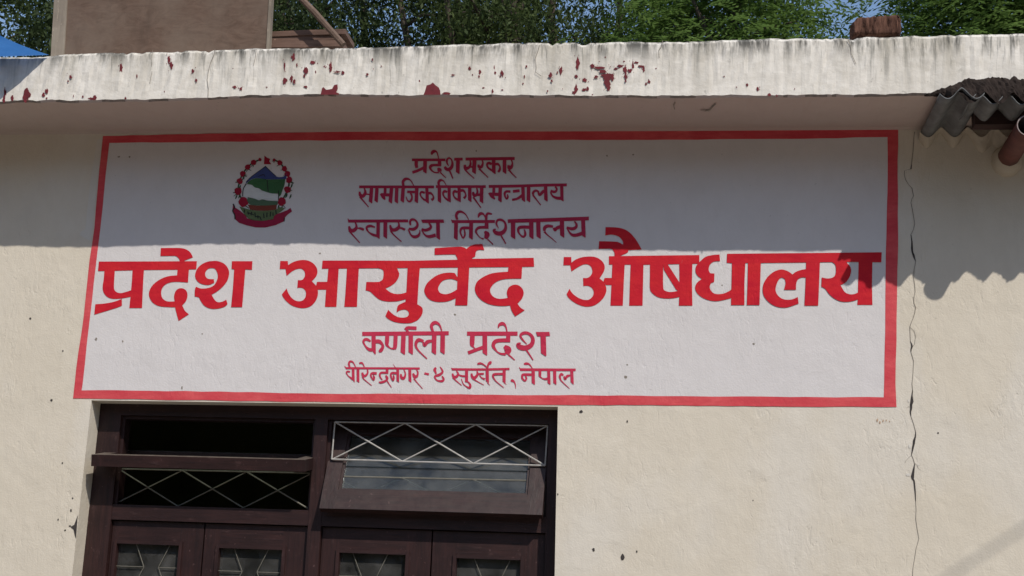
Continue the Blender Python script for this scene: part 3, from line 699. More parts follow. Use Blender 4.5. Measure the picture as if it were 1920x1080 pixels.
a.st([(1462, 192), (2360, 190)], 50).stem(1525, 188, 1524, 480, 62).st([(1520, 188, 36), (1510, 115, 46), (1545, 76, 46), (1600, 92, 22), (1652, 172, 14)], 36)
a.stem(1700, 195, 1702, 472, 58).st([(1665, 290, 36), (1620, 275, 50), (1590, 312, 36), (1610, 372, 28), (1660, 422, 36), (1700, 452, 24)], 36)
a.stem(1880, 195, 1882, 470, 58).st([(1850, 292, 36), (1800, 275, 50), (1775, 312, 36), (1790, 372, 28), (1830, 412, 36), (1872, 436, 40)], 36).st([(1903, 262, 50), (1956, 262, 45), (1993, 315, 26), (1998, 362, 36), (1962, 402, 46)], 40)
a.crop(860, 330, 9.143)
a.stem(190, 185, 190, 442, 60).st([(245, 272, 32), (260, 325, 52), (292, 332, 44), (322, 275, 36), (308, 205, 24)], 40).st([(250, 362, 36), (300, 430, 24), (382, 545, 19)], 24).st([(292, 322), (375, 320)], 46).stem(395, 185, 390, 465, 62)
fin(a, MR, 'crimson second word of the second line')
a = Paint(TD).crop(860, 330, 9.143)
a.st([(515, 180), (1000, 172), (1450, 158), (1855, 152)], 50)
a.st([(605, 180), (600, 300)], 50).st([(515, 290, 24), (568, 345, 58), (622, 398, 22)], 50).st([(530, 310), (705, 316)], 58).stem(714, 180, 706, 448, 62)
a.st([(888, 268, 42), (820, 265, 42), (790, 297, 42), (796, 350, 32), (822, 395, 26), (842, 360, 36), (835, 312, 18)], 40)
a.st([(930, 265), (1045, 252)], 50).stem(1100, 170, 1110, 440, 60).st([(915, 408, 40), (1000, 390, 42), (1090, 335, 54)], 40)
a.stem(1200, 165, 1196, 446, 62)
a.st([(1375, 272, 34), (1320, 250, 42), (1278, 282, 42), (1275, 322, 32)], 40).st([(1272, 325, 34), (1330, 400, 24), (1408, 500, 18)], 24).st([(1360, 262, 30), (1388, 325, 44), (1445, 268, 52), (1480, 262, 44)], 44).stem(1490, 165, 1496, 434, 60)
a.st([(1655, 180, 32), (1682, 230, 36), (1645, 272, 46), (1575, 252, 42)], 40).st([(1575, 275, 26), (1610, 342, 32), (1680, 376, 50), (1750, 382, 56)], 40).stem(1765, 155, 1772, 432, 56)
fin(a, MR, 'crimson last word of the second line')

a = Paint(TD).crop(645, 395, 9.6)
a.st([(78, 188), (1155, 184)], 54).st([(70, 140, 14), (90, 212, 26)], 22)
a.st([(92, 278, 32), (108, 340, 62), (160, 362, 64), (215, 322, 62), (222, 270, 36), (202, 205, 26)], 40).st([(90, 355, 36), (150, 430, 26), (285, 578, 18)], 26).st([(245, 316, 18), (300, 320, 44), (358, 345, 44)], 40)
a.stem(615, 190, 612, 502, 62).st([(560, 300, 26), (480, 275, 46), (420, 290, 46), (410, 332, 36), (450, 390, 26), (520, 432, 46), (600, 455, 46)], 40)
a.stem(745, 185, 742, 498, 68)
a.st([(830, 258, 30), (850, 330, 58), (910, 347, 62), (975, 312, 62), (990, 260, 36), (978, 205, 26)], 40).st([(838, 352, 36), (890, 430, 24), (1035, 558, 18)], 26).st([(995, 308, 24), (1050, 320, 40), (1098, 345, 42)], 40)
a.st([(1198, 262, 26), (1188, 200, 42), (1220, 160, 46), (1280, 170, 36), (1322, 230, 38), (1310, 290, 50), (1250, 335, 56), (1165, 322, 36)], 44).st([(1160, 335, 26), (1200, 430, 28), (1260, 470, 52), (1330, 455, 52), (1362, 400, 30), (1362, 348, 12)], 40)
a.poly([(1385, 160), (1790, 158), (1805, 218), (1415, 222)], False).st([(1525, 215, 28), (1562, 280, 42), (1540, 326, 52), (1460, 350, 52), (1398, 325, 30)], 44).st([(1400, 342, 24), (1450, 430, 28), (1530, 466, 52), (1650, 440, 66)], 44).stem(1690, 200, 1696, 520, 68)
fin(a, MR, 'crimson first word of the third line')
a = Paint(TD).crop(835, 390, 13.714)
a.st([(170, 350), (1275, 346)], 78).st([(155, 295, 20), (192, 385, 32)], 28).stem(275, 330, 268, 820, 98)
a.st([(312, 300, 54), (280, 200, 72), (320, 112, 76), (400, 95, 62), (480, 130, 42), (540, 190, 26), (598, 300, 20)], 50)
a.stem(665, 350, 656, 805, 98).st([(620, 512, 74), (460, 512, 74), (402, 542, 64), (386, 620, 48), (420, 720, 36), (460, 770, 42), (500, 700, 46), (500, 620, 42), (482, 550, 28)], 50)
a.st([(1060, 350), (1062, 532)], 98).st([(1108, 500), (900, 497), (812, 542, 66), (786, 612, 54), (830, 690, 32), (900, 765, 28), (985, 795, 44)], 74).st([(1010, 600, 50), (1072, 680, 138), (1035, 790, 80)], 100).st([(1085, 800, 34), (1228, 935, 24)], 30)
a.st([(845, 248, 28), (866, 182, 66), (910, 142, 78), (970, 152, 52), (1020, 220, 32), (1050, 305, 40)], 50).st([(1050, 305, 62), (1060, 190, 62), (1100, 140, 62), (1200, 158, 34)], 50)
a.st([(1372, 525, 12), (1330, 450, 36), (1310, 382, 48), (1350, 312, 62), (1430, 302, 62), (1512, 350, 54), (1552, 450, 64), (1530, 570, 92), (1430, 650, 112), (1310, 642, 104), (1245, 570, 60), (1300, 545, 34)], 60).st([(1425, 690, 42), (1555, 918, 28)], 34).stem(1742, 320, 1742, 790, 112)
a.crop(965, 390, 12.8)
a.st([(-165, 318), (0, 308), (600, 293), (1200, 270), (1780, 250)], 88)
a.stem(398, 310, 402, 742, 104).st([(350, 462, 78), (180, 457, 78), (102, 482, 72), (86, 562, 54), (130, 640, 38), (200, 690, 54), (252, 650, 58), (250, 580, 48), (226, 510, 26)], 50)
a.stem(565, 300, 576, 732, 104)
a.st([(920, 448, 56), (800, 432, 78), (722, 472, 82), (710, 552, 56)], 60).st([(712, 565, 54), (780, 640, 32), (880, 720, 24), (1005, 830, 15)], 30).st([(935, 470, 50), (965, 540, 54), (1010, 482, 82), (1095, 450, 82)], 60).stem(1132, 290, 1142, 706, 104)
a.st([(1435, 320, 28), (1482, 390, 52), (1470, 460, 72), (1380, 500, 78), (1248, 462, 44)], 60).st([(1255, 480, 32), (1320, 590, 44), (1400, 650, 74), (1520, 642, 84), (1640, 600, 92)], 60).stem(1642, 270, 1656, 704, 98)
fin(a, MR, 'crimson second word of the third line')

RD = M['red'] if False else mat_paint('rose_red_letter_paint', (0.50, 0.030, 0.070), (0.56, 0.045, 0.090))
a = Paint(TD).crop(670, 595, 10.667)
a.st([(98, 330), (1828, 316)], 80)
a.stem(325, 330, 328, 738, 84, 0.9).st([(268, 480, 36), (190, 440, 56), (140, 452, 52), (122, 492, 42), (160, 570, 34), (230, 640, 62), (295, 650, 72)], 50).st([(345, 485, 72), (430, 482, 82), (492, 530, 54), (510, 592, 58), (470, 662, 74), (428, 682, 36)], 60)
a.st([(600, 340), (595, 470), (592, 535, 70), (612, 575, 44), (670, 620, 26), (740, 622, 62)], 82).st([(768, 340), (758, 560), (745, 640, 60)], 80)
a.stem(925, 340, 910, 740, 90).stem(1070, 340, 1068, 738, 90)
a.st([(948, 240, 30), (1000, 208, 58), (1080, 212), (1185, 216)], 68).st([(985, 240, 46), (1025, 310, 46)], 46)
a.st([(1325, 478, 46), (1230, 450, 72), (1178, 502, 64), (1170, 572, 48)], 60).st([(1168, 575, 46), (1230, 670, 30), (1395, 828, 20)], 30).st([(1318, 490, 36), (1345, 560, 60), (1400, 492, 72), (1490, 470, 54)], 60).stem(1540, 330, 1532, 738, 90)
a.stem(1710, 330, 1704, 730, 90).st([(1515, 285, 40), (1482, 172, 62), (1530, 112, 72), (1590, 110, 62), (1650, 160, 36), (1692, 270, 18)], 50)
fin(a, RD, 'rose red first word of the line under the headline')
a = Paint(TD).crop(865, 595, 10.667)
a.st([(115, 325), (1125, 325)], 82).st([(225, 340), (216, 530), (240, 590, 34), (285, 630, 12)], 92).st([(135, 712), (290, 652), (460, 590)], 70).stem(470, 340, 472, 756, 94)
a.st([(940, 340), (936, 495)], 84).st([(978, 460), (780, 460), (682, 482), (642, 542, 74), (652, 602, 60), (720, 690, 28), (800, 730, 44), (890, 735, 56)], 78).st([(862, 575, 60), (932, 650, 144), (905, 735, 70)], 100).st([(945, 745, 34), (1070, 855, 18)], 26)
a.st([(740, 210, 18), (758, 152, 50), (810, 126, 72), (860, 140, 54), (895, 200, 30), (915, 290, 22)], 50)
a.st([(1312, 535, 12), (1240, 460, 32), (1190, 392, 42), (1196, 342, 58), (1260, 312, 64), (1340, 320, 58), (1412, 380, 64), (1432, 470, 78), (1390, 560, 92), (1280, 612, 102), (1170, 592, 102), (1132, 540, 66), (1188, 515, 30)], 60).st([(1295, 640, 36), (1438, 855, 20)], 26)
a.poly([(1490, 292), (1760, 290), (1775, 372), (1520, 378)], False).stem(1636, 340, 1648, 768, 108)
fin(a, RD, 'rose red second word of the line under the headline')

a = Paint(TD).crop(640, 670, 12)
a.st([(100, 242), (1765, 250)], 46).st([(75, 195, 16), (118, 255, 28)], 24)
a.stem(265, 245, 272, 556, 60, 1.0).st([(198, 325, 32), (140, 318, 42), (116, 350, 32), (160, 420, 24), (215, 462, 40), (262, 500, 46)], 36).stem(375, 245, 376, 566, 62).st([(192, 225, 36), (170, 140, 46), (200, 92, 46), (250, 100, 36), (290, 150, 24), (328, 230, 18)], 36)
a.st([(588, 262, 28), (592, 350, 40), (545, 412, 52), (490, 402, 62), (470, 340, 38)], 40).st([(475, 432, 42), (520, 500, 24), (685, 634, 15)], 24).st([(402, 132, 30), (448, 124, 46), (482, 140, 32), (522, 218, 16)], 36)
a.st([(798, 362, 58), (700, 356, 52), (666, 388, 42), (680, 450, 34), (728, 515, 28), (738, 450, 46), (715, 392, 16)], 40)
a.st([(1032, 262), (1030, 365)], 58).st([(1050, 345), (900, 345), (866, 390, 42), (880, 450, 32), (925, 505, 22)], 46).st([(1000, 405, 36), (1032, 468, 58), (1000, 525, 48), (900, 562, 52), (842, 555, 24)], 46).st([(1035, 535, 26), (1132, 680, 13)], 20)
a.stem(1270, 255, 1272, 558, 58).st([(1240, 356, 52), (1140, 350, 48), (1116, 392, 42), (1130, 462, 34), (1165, 525, 28), (1182, 460, 46), (1170, 395, 20)], 40).st([(1160, 145, 6), (1225, 240, 12)], 9)
a.st([(1405, 268, 22), (1438, 350, 32), (1432, 430, 48), (1390, 472, 74), (1348, 440, 60), (1342, 372, 36)], 46).stem(1540, 250, 1545, 562, 66)
a.st([(1688, 265, 24), (1722, 340, 36), (1702, 420, 54), (1650, 432, 74), (1615, 358, 40)], 46).st([(1635, 475, 38), (1700, 560, 22), (1830, 706, 15)], 24)
fin(a, RD, 'rose red first word of the bottom line')
a = Paint(TD).crop(790, 670, 11.294)
a.st([(65, 338), (162, 360)], 46)
fin(a, RD, 'short rose red dash in the bottom line')
a = Paint(TD).crop(790, 670, 11.294)
a.st([(312, 215, 36), (284, 258, 62), (300, 310, 44), (315, 345, 34)], 46).st([(392, 195, 12), (432, 250, 32), (450, 312, 44), (380, 370, 58), (302, 392, 50), (290, 432, 38), (340, 490, 32), (440, 502, 54), (472, 458, 46), (440, 395, 28)], 46)
fin(a, RD, 'rose red numeral in the bottom line')
a = Paint(TD).crop(790, 670, 11.294)
a.st([(645, 252), (1300, 256), (1868, 245)], 48).st([(635, 222, 14), (670, 270, 24)], 20)
a.st([(660, 340, 32), (680, 402, 54), (740, 412, 58), (780, 352, 46), (742, 280, 20)], 44).st([(668, 420, 40), (720, 480, 28), (855, 594, 15)], 24).st([(785, 368, 24), (870, 396, 40), (945, 396, 36)], 36).stem(960, 255, 958, 528, 64, 0.1)
a.st([(990, 515, 28), (1036, 580, 42), (1026, 642, 56), (960, 620, 26), (890, 560, 20), (848, 452, 16)], 40)
a.st([(1062, 340, 36), (1080, 412, 58), (1130, 432, 62), (1190, 362, 52), (1178, 280, 18)], 44).st([(1090, 448, 36), (1170, 500, 22), (1325, 585, 12)], 22).st([(1195, 352), (1325, 346)], 40).st([(1235, 380, 18), (1280, 432, 26), (1350, 462, 44)], 30).stem(1395, 255, 1400, 532, 66).st([(1400, 530, 20), (1455, 596, 8)], 14)
a.st([(1190, 142, 36), (1240, 126, 46), (1300, 140, 32), (1380, 200, 22), (1402, 240, 30)], 36).st([(1402, 245, 32), (1420, 150, 46), (1462, 112, 66), (1490, 105, 34)], 46)
a.st([(1730, 352), (1560, 356), (1520, 384, 46), (1540, 450, 30), (1600, 520, 22), (1750, 642, 14)], 50).stem(1756, 255, 1752, 545, 66).st([(1752, 535, 20), (1805, 574, 7)], 12)
fin(a, RD, 'rose red second word of the bottom line')
a = Paint(TD).crop(940, 670, 12.8)
a.st([(225, 565, 34), (265, 560, 72), (310, 590, 38), (335, 650, 26), (346, 752, 10)], 40)
fin(a, RD, 'rose red comma in the bottom line')
a = Paint(TD).crop(940, 670, 12.8)
a.st([(450, 292), (1785, 300)], 62).st([(430, 235, 16), (475, 315, 28)], 24).st([(542, 158, 34), (600, 150, 62), (660, 160, 42), (710, 210, 26), (748, 272, 18)], 46)
a.stem(765, 295, 768, 652, 80).st([(730, 415), (540, 412), (502, 442, 54), (510, 512, 48), (570, 562, 44), (602, 500, 46), (576, 440, 24)], 60)
a.st([(932, 300, 68), (926, 430, 66), (940, 465, 40), (985, 505, 26), (1060, 522, 52), (1140, 500, 62)], 60).stem(1136, 300, 1146, 652, 72).stem(1280, 300, 1286, 650, 76)
a.st([(1490, 430, 40), (1440, 400, 54), (1406, 452, 54), (1420, 520, 38), (1440, 560, 28), (1520, 640, 22), (1640, 750, 13)], 40).st([(1505, 450, 32), (1530, 522, 50), (1580, 452, 62), (1650, 432, 44)], 46).stem(1690, 300, 1702, 632, 74).st([(1700, 620, 20), (1745, 650, 7)], 12)
fin(a, RD, 'rose red last word of the bottom line')

# ---- emblem
EC = (420, 280, 6.75)
em = {k: flat('emblem_' + k, c_) for k, c_ in dict(blue=(0.055, 0.075, 0.215), green=(0.050, 0.140, 0.055), white=(0.64, 0.65, 0.63), sage=(0.090, 0.150, 0.090), rust=(0.21, 0.050, 0.032), olive=(0.13, 0.175, 0.080), crimson=(0.33, 0.018, 0.055), flower=(0.34, 0.012, 0.035), dark=(0.03, 0.03, 0.028), leaf=(0.050, 0.085, 0.045)).items()}
p = Paint(TD).crop(*EC)
p.poly([(285, 450), (350, 450), (390, 485), (440, 495), (480, 525), (540, 545), (600, 560), (690, 565), (690, 640), (620, 650), (540, 640), (490, 630), (440, 640), (390, 620), (340, 605), (240, 590), (235, 560), (250, 500)])
emblem = p.build('emblem', em['white'], sign); emblem['label'] = 'round painted emblem with blue mountain, green hills, flower wreath and crimson scroll'
def epart(name, mat, fn):
    q_ = Paint(TD).crop(*EC); fn(q_); return q_.build(name, [em[mat], em['dark']], emblem)
def hatch(q_):
    for x, y, l in [(350, 790, 45), (390, 800, 60), (430, 835, 40), (500, 810, 60), (545, 800, 60), (590, 790, 60), (620, 800, 40), (655, 770, 50), (300, 785, 40), (260, 760, 40), (460, 860, 20), (470, 880, 16)]:
        q_.st([(x, y), (x + rng.uniform(-12, 12), y + l)], 14, 1)
    q_.st([(300, 800), (380, 830)], 12, 1).st([(400, 850), (460, 855)], 12, 1)
epart('mountain', 'blue', lambda q_: q_.poly([(525, 208), (600, 285), (650, 335), (700, 352), (760, 340), (790, 300), (790, 375), (560, 380), (480, 370), (400, 365), (330, 390), (285, 430), (275, 415), (330, 355), (400, 300), (470, 250)]).st([(525, 215), (470, 255), (400, 305), (330, 360), (280, 415)], 9, 1).st([(525, 215), (600, 288), (655, 338)], 9, 1).st([(430, 345, 6), (500, 320, 12), (520, 350, 6)], 8, 1))
epart('hills', 'green', lambda q_: q_.poly([(320, 400), (400, 368), (520, 374), (560, 383), (775, 376), (765, 450), (740, 520), (720, 575), (695, 600), (688, 560), (600, 556), (540, 540), (480, 520), (440, 492), (390, 482), (350, 450), (290, 438)]).st([(545, 385), (552, 460), (560, 535)], 13, 1).st([(690, 520), (690, 640)], 12, 1).st([(284, 432), (245, 500), (235, 595)], 12, 1))
epart('lower_hills', 'sage', lambda q_: q_.poly([(300, 605), (390, 625), (440, 645), (490, 635), (560, 650), (680, 655), (680, 702), (560, 712), (420, 710), (330, 700), (290, 650)]))
epart('clasped_hands', 'rust', lambda q_: q_.poly([(300, 700), (420, 712), (560, 708), (668, 700), (665, 760), (560, 775), (420, 775), (330, 762)]))
epart('field', 'olive', lambda q_: q_.poly([(195, 725), (250, 740), (330, 762), (420, 778), (560, 776), (660, 760), (700, 730), (775, 745), (720, 790), (640, 840), (625, 885), (480, 908), (350, 895), (285, 855), (235, 790)]) and hatch(q_))
epart('scroll', 'crimson', lambda q_: q_.poly([(115, 690), (140, 735), (200, 775), (280, 840), (290, 872), (400, 900), (500, 905), (620, 880), (640, 830), (720, 800), (800, 770), (840, 740), (862, 785), (800, 830), (765, 870), (760, 910), (650, 960), (520, 990), (400, 988), (280, 960), (190, 930), (140, 885), (130, 820), (105, 770)], False).st([(114, 690), (135, 735), (110, 775), (135, 830), (140, 885)], 16, 1).st([(765, 865), (760, 912)], 14, 1))
FL = [(455, 130, 20), (375, 165, 32), (300, 225, 33), (238, 310, 35), (200, 400, 36), (180, 530, 44), (245, 665, 56), (730, 660, 50), (805, 510, 41), (825, 390, 38), (805, 310, 36), (765, 245, 32), (705, 170, 30), (635, 135, 18)]
def leaves(q_):
    q_.d -= 0.0006
    q_.st([(f_[0], f_[1]) for f_ in FL[:7]][::-1], 20).st([(f_[0], f_[1]) for f_ in FL[7:]], 20)
    for x, y, r_ in FL:
        for k in range(3):
            a_ = rng.uniform(0, 6.28); q_.st([(x + r_ * 0.5 * math.cos(a_), y + r_ * 0.6 * math.sin(a_) + r_ * 0.5, 12), (x + r_ * 1.6 * math.cos(a_), y + r_ * 1.2 * math.sin(a_) + r_ * 0.8, 5)], 12)
    for x, y in [(165, 600), (205, 590), (800, 585), (850, 595), (865, 460), (700, 720), (740, 740), (210, 480), (255, 360)]:
        q_.st([(x, y - 28, 8), (x - 8, y, 20), (x - 22, y + 30, 6)], 14)
epart('wreath_leaves', 'leaf', leaves)
for x, y, r_ in FL:
    epart('wreath_flower', 'flower', lambda q_: q_.blob(x, y, r_ * 1.22, r_ * 1.25, 0, 14, 0.25))
epart('flag', 'flower', lambda q_: q_.poly([(512, 78), (545, 105), (585, 120), (572, 150), (598, 188), (505, 188)], False))

# pale dribble left of the sign
pd = Paint(0.001).crop(0, 0, 1)
pd.poly([(182, 262), (192, 258), (182, 350), (170, 452), (155, 444), (149, 440), (152, 434), (160, 430), (168, 350)], False)
pd.build('paint_drip', M['smear'], building)

# ------------------------------------------------------------------ door
YF = 0.09      # face of the door frame
door = MB()
ol = lambda py: ext(tl, bl_, W(170, py).z)
def FP(px, py, y=YF): return W(px, py, y)
zb0 = 0.02
L0, R0 = min(tl.x, bl0.x) - 0.01, max(tr_.x, br0.x) + 0.01
def bx_(p0, p1, ya, yb, m=0):   # box from two points in photo pixels on the frame plane, at depths ya..yb
    a_, b_ = FP(*p0), FP(*p1); door.box((min(a_.x, b_.x), ya, min(a_.z, b_.z)), (max(a_.x, b_.x), yb, max(a_.z, b_.z)), m)
xa = FP(219, 860).x; xb = FP(586, 860).x; xc = FP(610, 860).x; xd = FP(1027, 860).x
z_head = FP(600, 786).z; z_tb = FP(600, 957).z; z_ta = FP(600, 986).z; z_top = max(tl.z, tr_.z) - 0.002
YK = YF + 0.08
door.box((L0, YF, 0), (xa, YK, z_top), 1); door.box((xd, YF, 0), (R0, YK, z_top), 1)
door.box((xa, YF, z_head), (xd, YK, z_top)); door.box((xb, YF, zb0), (xc, YK - 0.002, z_head), 1)
door.box((xa, YF + 0.003, z_ta), (xb, YK, z_tb)); door.box((xc, YF + 0.003, z_ta), (xd, YK, z_tb))
# bevelled inner bead
for x0_, x1_ in ((xa, xb), (xc, xd)):
    for a_, b_ in (((x0_, z_tb), (x0_ + 0.012, z_head)), ((x1_ - 0.012, z_tb), (x1_, z_head))):
        door.box((a_[0], YF + 0.02, a_[1] + 0.002), (b_[0], YK - 0.004, b_[1] - 0.002), 1)
    door.box((x0_ + 0.013, YF + 0.02, z_head - 0.012), (x1_ - 0.013, YK - 0.004, z_head - 0.001))
dfr = door.build('door', [M['door'], M['doorv']], building); dfr['label'] = 'dark brown four leaf timber door with two transom lights'
# leaves
edges = [(xa, FP(381, 985).x), (FP(381, 985).x, xb), (xc, FP(809, 1000).x), (FP(809, 1000).x, xd)]
gpx = [((222, 1018), (338, 1024)), ((413, 1027), (531, 1032)), ((638, 1036), (762, 1041)), ((857, 1046), (977, 1051))]
for (x0_, x1_), (ga, gb) in zip(edges, gpx):
    lf = MB(); x0_ += 0.003; x1_ -= 0.003; zt_ = z_ta - 0.004
    g0, g1 = FP(*ga, YF + 0.03).x, FP(*gb, YF + 0.03).x; gt = (FP(*ga, YF + 0.03).z + FP(*gb, YF + 0.03).z) / 2; gbz = 1.02
    ya, yb = YF + 0.022, YF + 0.062
    lf.box((x0_, ya, 0.03), (g0, yb, zt_), 1); lf.box((g1, ya, 0.03), (x1_, yb, zt_), 1)
    lf.box((g0, ya, gt), (g1, yb, zt_)); lf.box((g0, ya, 0.84), (g1, yb, gbz)); lf.box((g0, ya, 0.03), (g1, yb, 0.2))
    lf.box((g0, ya + 0.014, 0.2), (g1, yb - 0.008, 0.84))
    b_ = 0.014   # moulding round the glass
    lf.box((g0 - b_, ya - 0.008, gbz), (g0, ya - 0.001, gt + b_), 1); lf.box((g1, ya - 0.008, gbz), (g1 + b_, ya - 0.001, gt + b_), 1); lf.box((g0 + 0.0005, ya - 0.008, gt), (g1 - 0.0005, ya - 0.001, gt + b_))
    lf.build('leaf', [M['door'], M['doorv']], dfr)
    gl = MB(); gl.box((g0 - 0.004, ya + 0.02, gbz - 0.004), (g1 + 0.004, ya + 0.024, gt + 0.004)); gl.build('glass_pane', M['glass'], dfr)
    gr = MB(); wgt = g1 - g0; hh = 0.088; yy = ya + 0.010
    sh = rng.uniform(-0.02, 0.02)
    for r_ in range(int((gt - gbz) / hh) + 1):     # hexagonal wire pattern in front of the glass
        z1_ = gt - r_ * hh; z0_ = max(z1_ - hh, gbz)
        xm = (g0 + g1) / 2 + sh; e = 0.02 if r_ % 2 == 0 else -0.02
        for sx in (-1, 1):
            gr.bar((xm + sx * (0.050 + e), yy, z1_), (xm + sx * (0.050 - e), yy, z0_), 0.0022, 0.0022, (0, 1, 0))
        if r_ % 2 == 0:
            gr.bar((g0, yy, z0_), (xm - (0.050 - e), yy, z0_), 0.0022, 0.0022); gr.bar((xm + (0.050 - e), yy, z0_), (g1, yy, z0_), 0.0022, 0.0022)
        else:
            gr.bar((xm - (0.050 - e), yy, z0_), (xm + (0.050 - e), yy, z0_), 0.0022, 0.0022)
    gr.build('leaf_grille', M['wiredim'], dfr)
# lattices in the transom lights
def lattice(tlp, trp, brp, blp, y, mat, n=3, r_=0.0032, frame=(1, 1, 1, 1)):
    m = MB(); P = [FP(*p_, y) for p_ in (tlp, trp, brp, blp)]
    E_ = [(P[0], P[1]), (P[1], P[2]), (P[2], P[3]), (P[3], P[0])]
    for f_, (a_, b_) in zip(frame, E_):
        if f_: m.tube([a_, b_], r_, 6)
    for k in range(n):
        u0, u1 = k / n, (k + 1) / n
        t0, t1 = P[0].lerp(P[1], u0), P[0].lerp(P[1], u1); b0, b1 = P[3].lerp(P[2], u0), P[3].lerp(P[2], u1)
        m.tube([t0, b1], r_, 6); dy = Vector((0, 0.005, 0)); m.tube([t1 + dy, b0 + dy], r_ * 0.85, 6)
    m.build('lattice', mat, dfr)
lattice((628, 791), (1027, 798), (1022, 873), (622, 861), YF + 0.012, M['wire'])
lattice((622, 893), (1022, 902), (1018, 965), (618, 955), YF + 0.014, M['wiredim'])  # row behind the pane, its dimness put into the paint colour
lattice((222, 879), (584, 887), (580, 955), (212, 946), YF + 0.035, M['wiredim'], frame=(1, 0, 0, 0))
# right transom sash: pivots at mid height, lower half pushed out
def sash(x0_, x1_, zc, h, tilt, yp, rail, botrail, thick=0.032):
    m = MB(); g = MB(); ca, sa = math.cos(tilt), math.sin(tilt)
    def T(x, v, dpt):   # v along sash height from pivot (down negative), d through thickness (outwards negative)
        return (x, yp + v * sa + dpt * ca, zc + v * ca - dpt * sa)
    def bxx(xa_, xb_, va, vb, da, db, mm):
        m.hexa([T(xa_, va, da), T(xb_, va, da), T(xb_, va, db), T(xa_, va, db), T(xa_, vb, da), T(xb_, vb, da), T(xb_, vb, db), T(xa_, vb, db)], mm)
    t2 = thick / 2
    bxx(x0_, x0_ + rail, -h / 2, h / 2, -t2, t2, 1); bxx(x1_ - rail, x1_, -h / 2, h / 2, -t2, t2, 1)
    bxx(x0_ + rail, x1_ - rail, -h / 2 + 0.0005, -h / 2 + botrail, -t2, t2, 0); bxx(x0_ + rail, x1_ - rail, h / 2 - rail, h / 2 - 0.0005, -t2, t2, 0)
    b2 = 0.010; lo = -h / 2 + botrail; hi = h / 2 - rail
    bxx(x0_ + rail, x0_ + rail + b2, lo, hi, -t2 + 0.008, t2 - 0.002, 1); bxx(x1_ - rail - b2, x1_ - rail, lo, hi, -t2 + 0.008, t2 - 0.002, 1); bxx(x0_ + rail + b2, x1_ - rail - b2, lo, lo + b2, -t2 + 0.008, t2 - 0.002, 0)
    s_ = m.build('transom_sash', [M['door'], M['doorv']], dfr)
    P_ = [T(x0_ + rail, lo, 0.002), T(x1_ - rail, lo, 0.002), T(x1_ - rail, lo, 0.006), T(x0_ + rail, lo, 0.006), T(x0_ + rail, hi, 0.002), T(x1_ - rail, hi, 0.002), T(x1_ - rail, hi, 0.006), T(x0_ + rail, hi, 0.006)]
    g.hexa([Vector(v) for v in P_]); g.build('transom_pane', M['glass'], dfr)
zc = FP(800, 876).z
sash(xc + 0.006, xd - 0.008, zc, 0.40, math.radians(24), YF + 0.03, 0.062, 0.085)
zc2 = FP(400, 861).z
sash(xa - 0.055, xb + 0.004, zc2 - 0.002, 0.30, math.radians(80), YF + 0.03, 0.05, 0.06, 0.046)

# ------------------------------------------------------------------ corrugated sheet roof at the right, under the slab edge
c0 = W(1724, 258)
roof = tag(empty('corrugated_roof', (c0.x, 0, c0.z)), 'grey corrugated cement sheet roof tucked under the right end of the slab', 'roof')
PIT = 0.100
WAVE = lambda a_: 0.5 * math.cos(a_) + 0.5 * (1 - 2 * abs(math.sin(a_ / 2)))
def corr(x0_, x1_, y_in, y_out, zin, zout, amp, name, nx=16, ph=0.0, ragged=0.0, thick=0.004):
    n = int((x1_ - x0_) / PIT * nx) + 1; V_ = []; F_ = []; ny = 5
    for lay in (0, 1):
        for i_ in range(n + 1):
            x = x0_ + (x1_ - x0_) * i_ / n; wv = amp * WAVE(2 * math.pi * (x - x0_) / PIT + ph)
            yo = y_out(x) + (math.sin(x * 57) + math.sin(x * 131)) * ragged
            for j in range(ny + 1):
                u = j / ny; V_.append((x, y_in + (yo - y_in) * u, zin + (zout - zin) * u + wv + lay * thick))
    st_ = ny + 1; L_ = (n + 1) * st_
    for i_ in range(n):
        for j in range(ny):
            a_ = i_ * st_ + j; F_.append((a_, a_ + 1, a_ + 1 + st_, a_ + st_)); b_ = a_ + L_; F_.append((b_, b_ + st_, b_ + st_ + 1, b_ + 1))
        for j in (0, ny):
            a_ = i_ * st_ + j; q4 = (a_, a_ + st_, a_ + st_ + L_, a_ + L_); F_.append(q4 if j == 0 else q4[::-1])
    for i_ in (0, n):
        for j in range(ny):
            a_ = i_ * st_ + j; q4 = (a_, a_ + L_, a_ + L_ + 1, a_ + 1); F_.append(q4 if i_ == 0 else q4[::-1])
    return obj(name, V_, F_, M['asbestos'], roof, True)
zs = c0.z + 0.012
front = lambda x: -0.452 + 0.032 * min(1, max(0, (x - c0.x) / 0.4))
corr(c0.x, c0.x + 0.155, 0.02, lambda x: -0.455, zs, zs - 0.004, 0.021, 'roof_sheet', ph=math.pi * 0.46)
zB = W(1850, 184, -0.44).z; phB = math.pi * 1.228
corr(c0.x + 0.10, XR + 0.6, -0.27, front, zB - 0.004, zB, 0.023, 'roof_sheet', ph=phB, ragged=0.004)
pu = MB(); pa_ = W(1794, 222, -0.12); pu.box((c0.x + 0.158, -0.262, W(1850, 233, -0.262).z), (XR + 0.55, -0.20, 3.47)); pu.build('void_board', M['void_board'], roof)  # added dark board standing in for the shaded void under the sheets
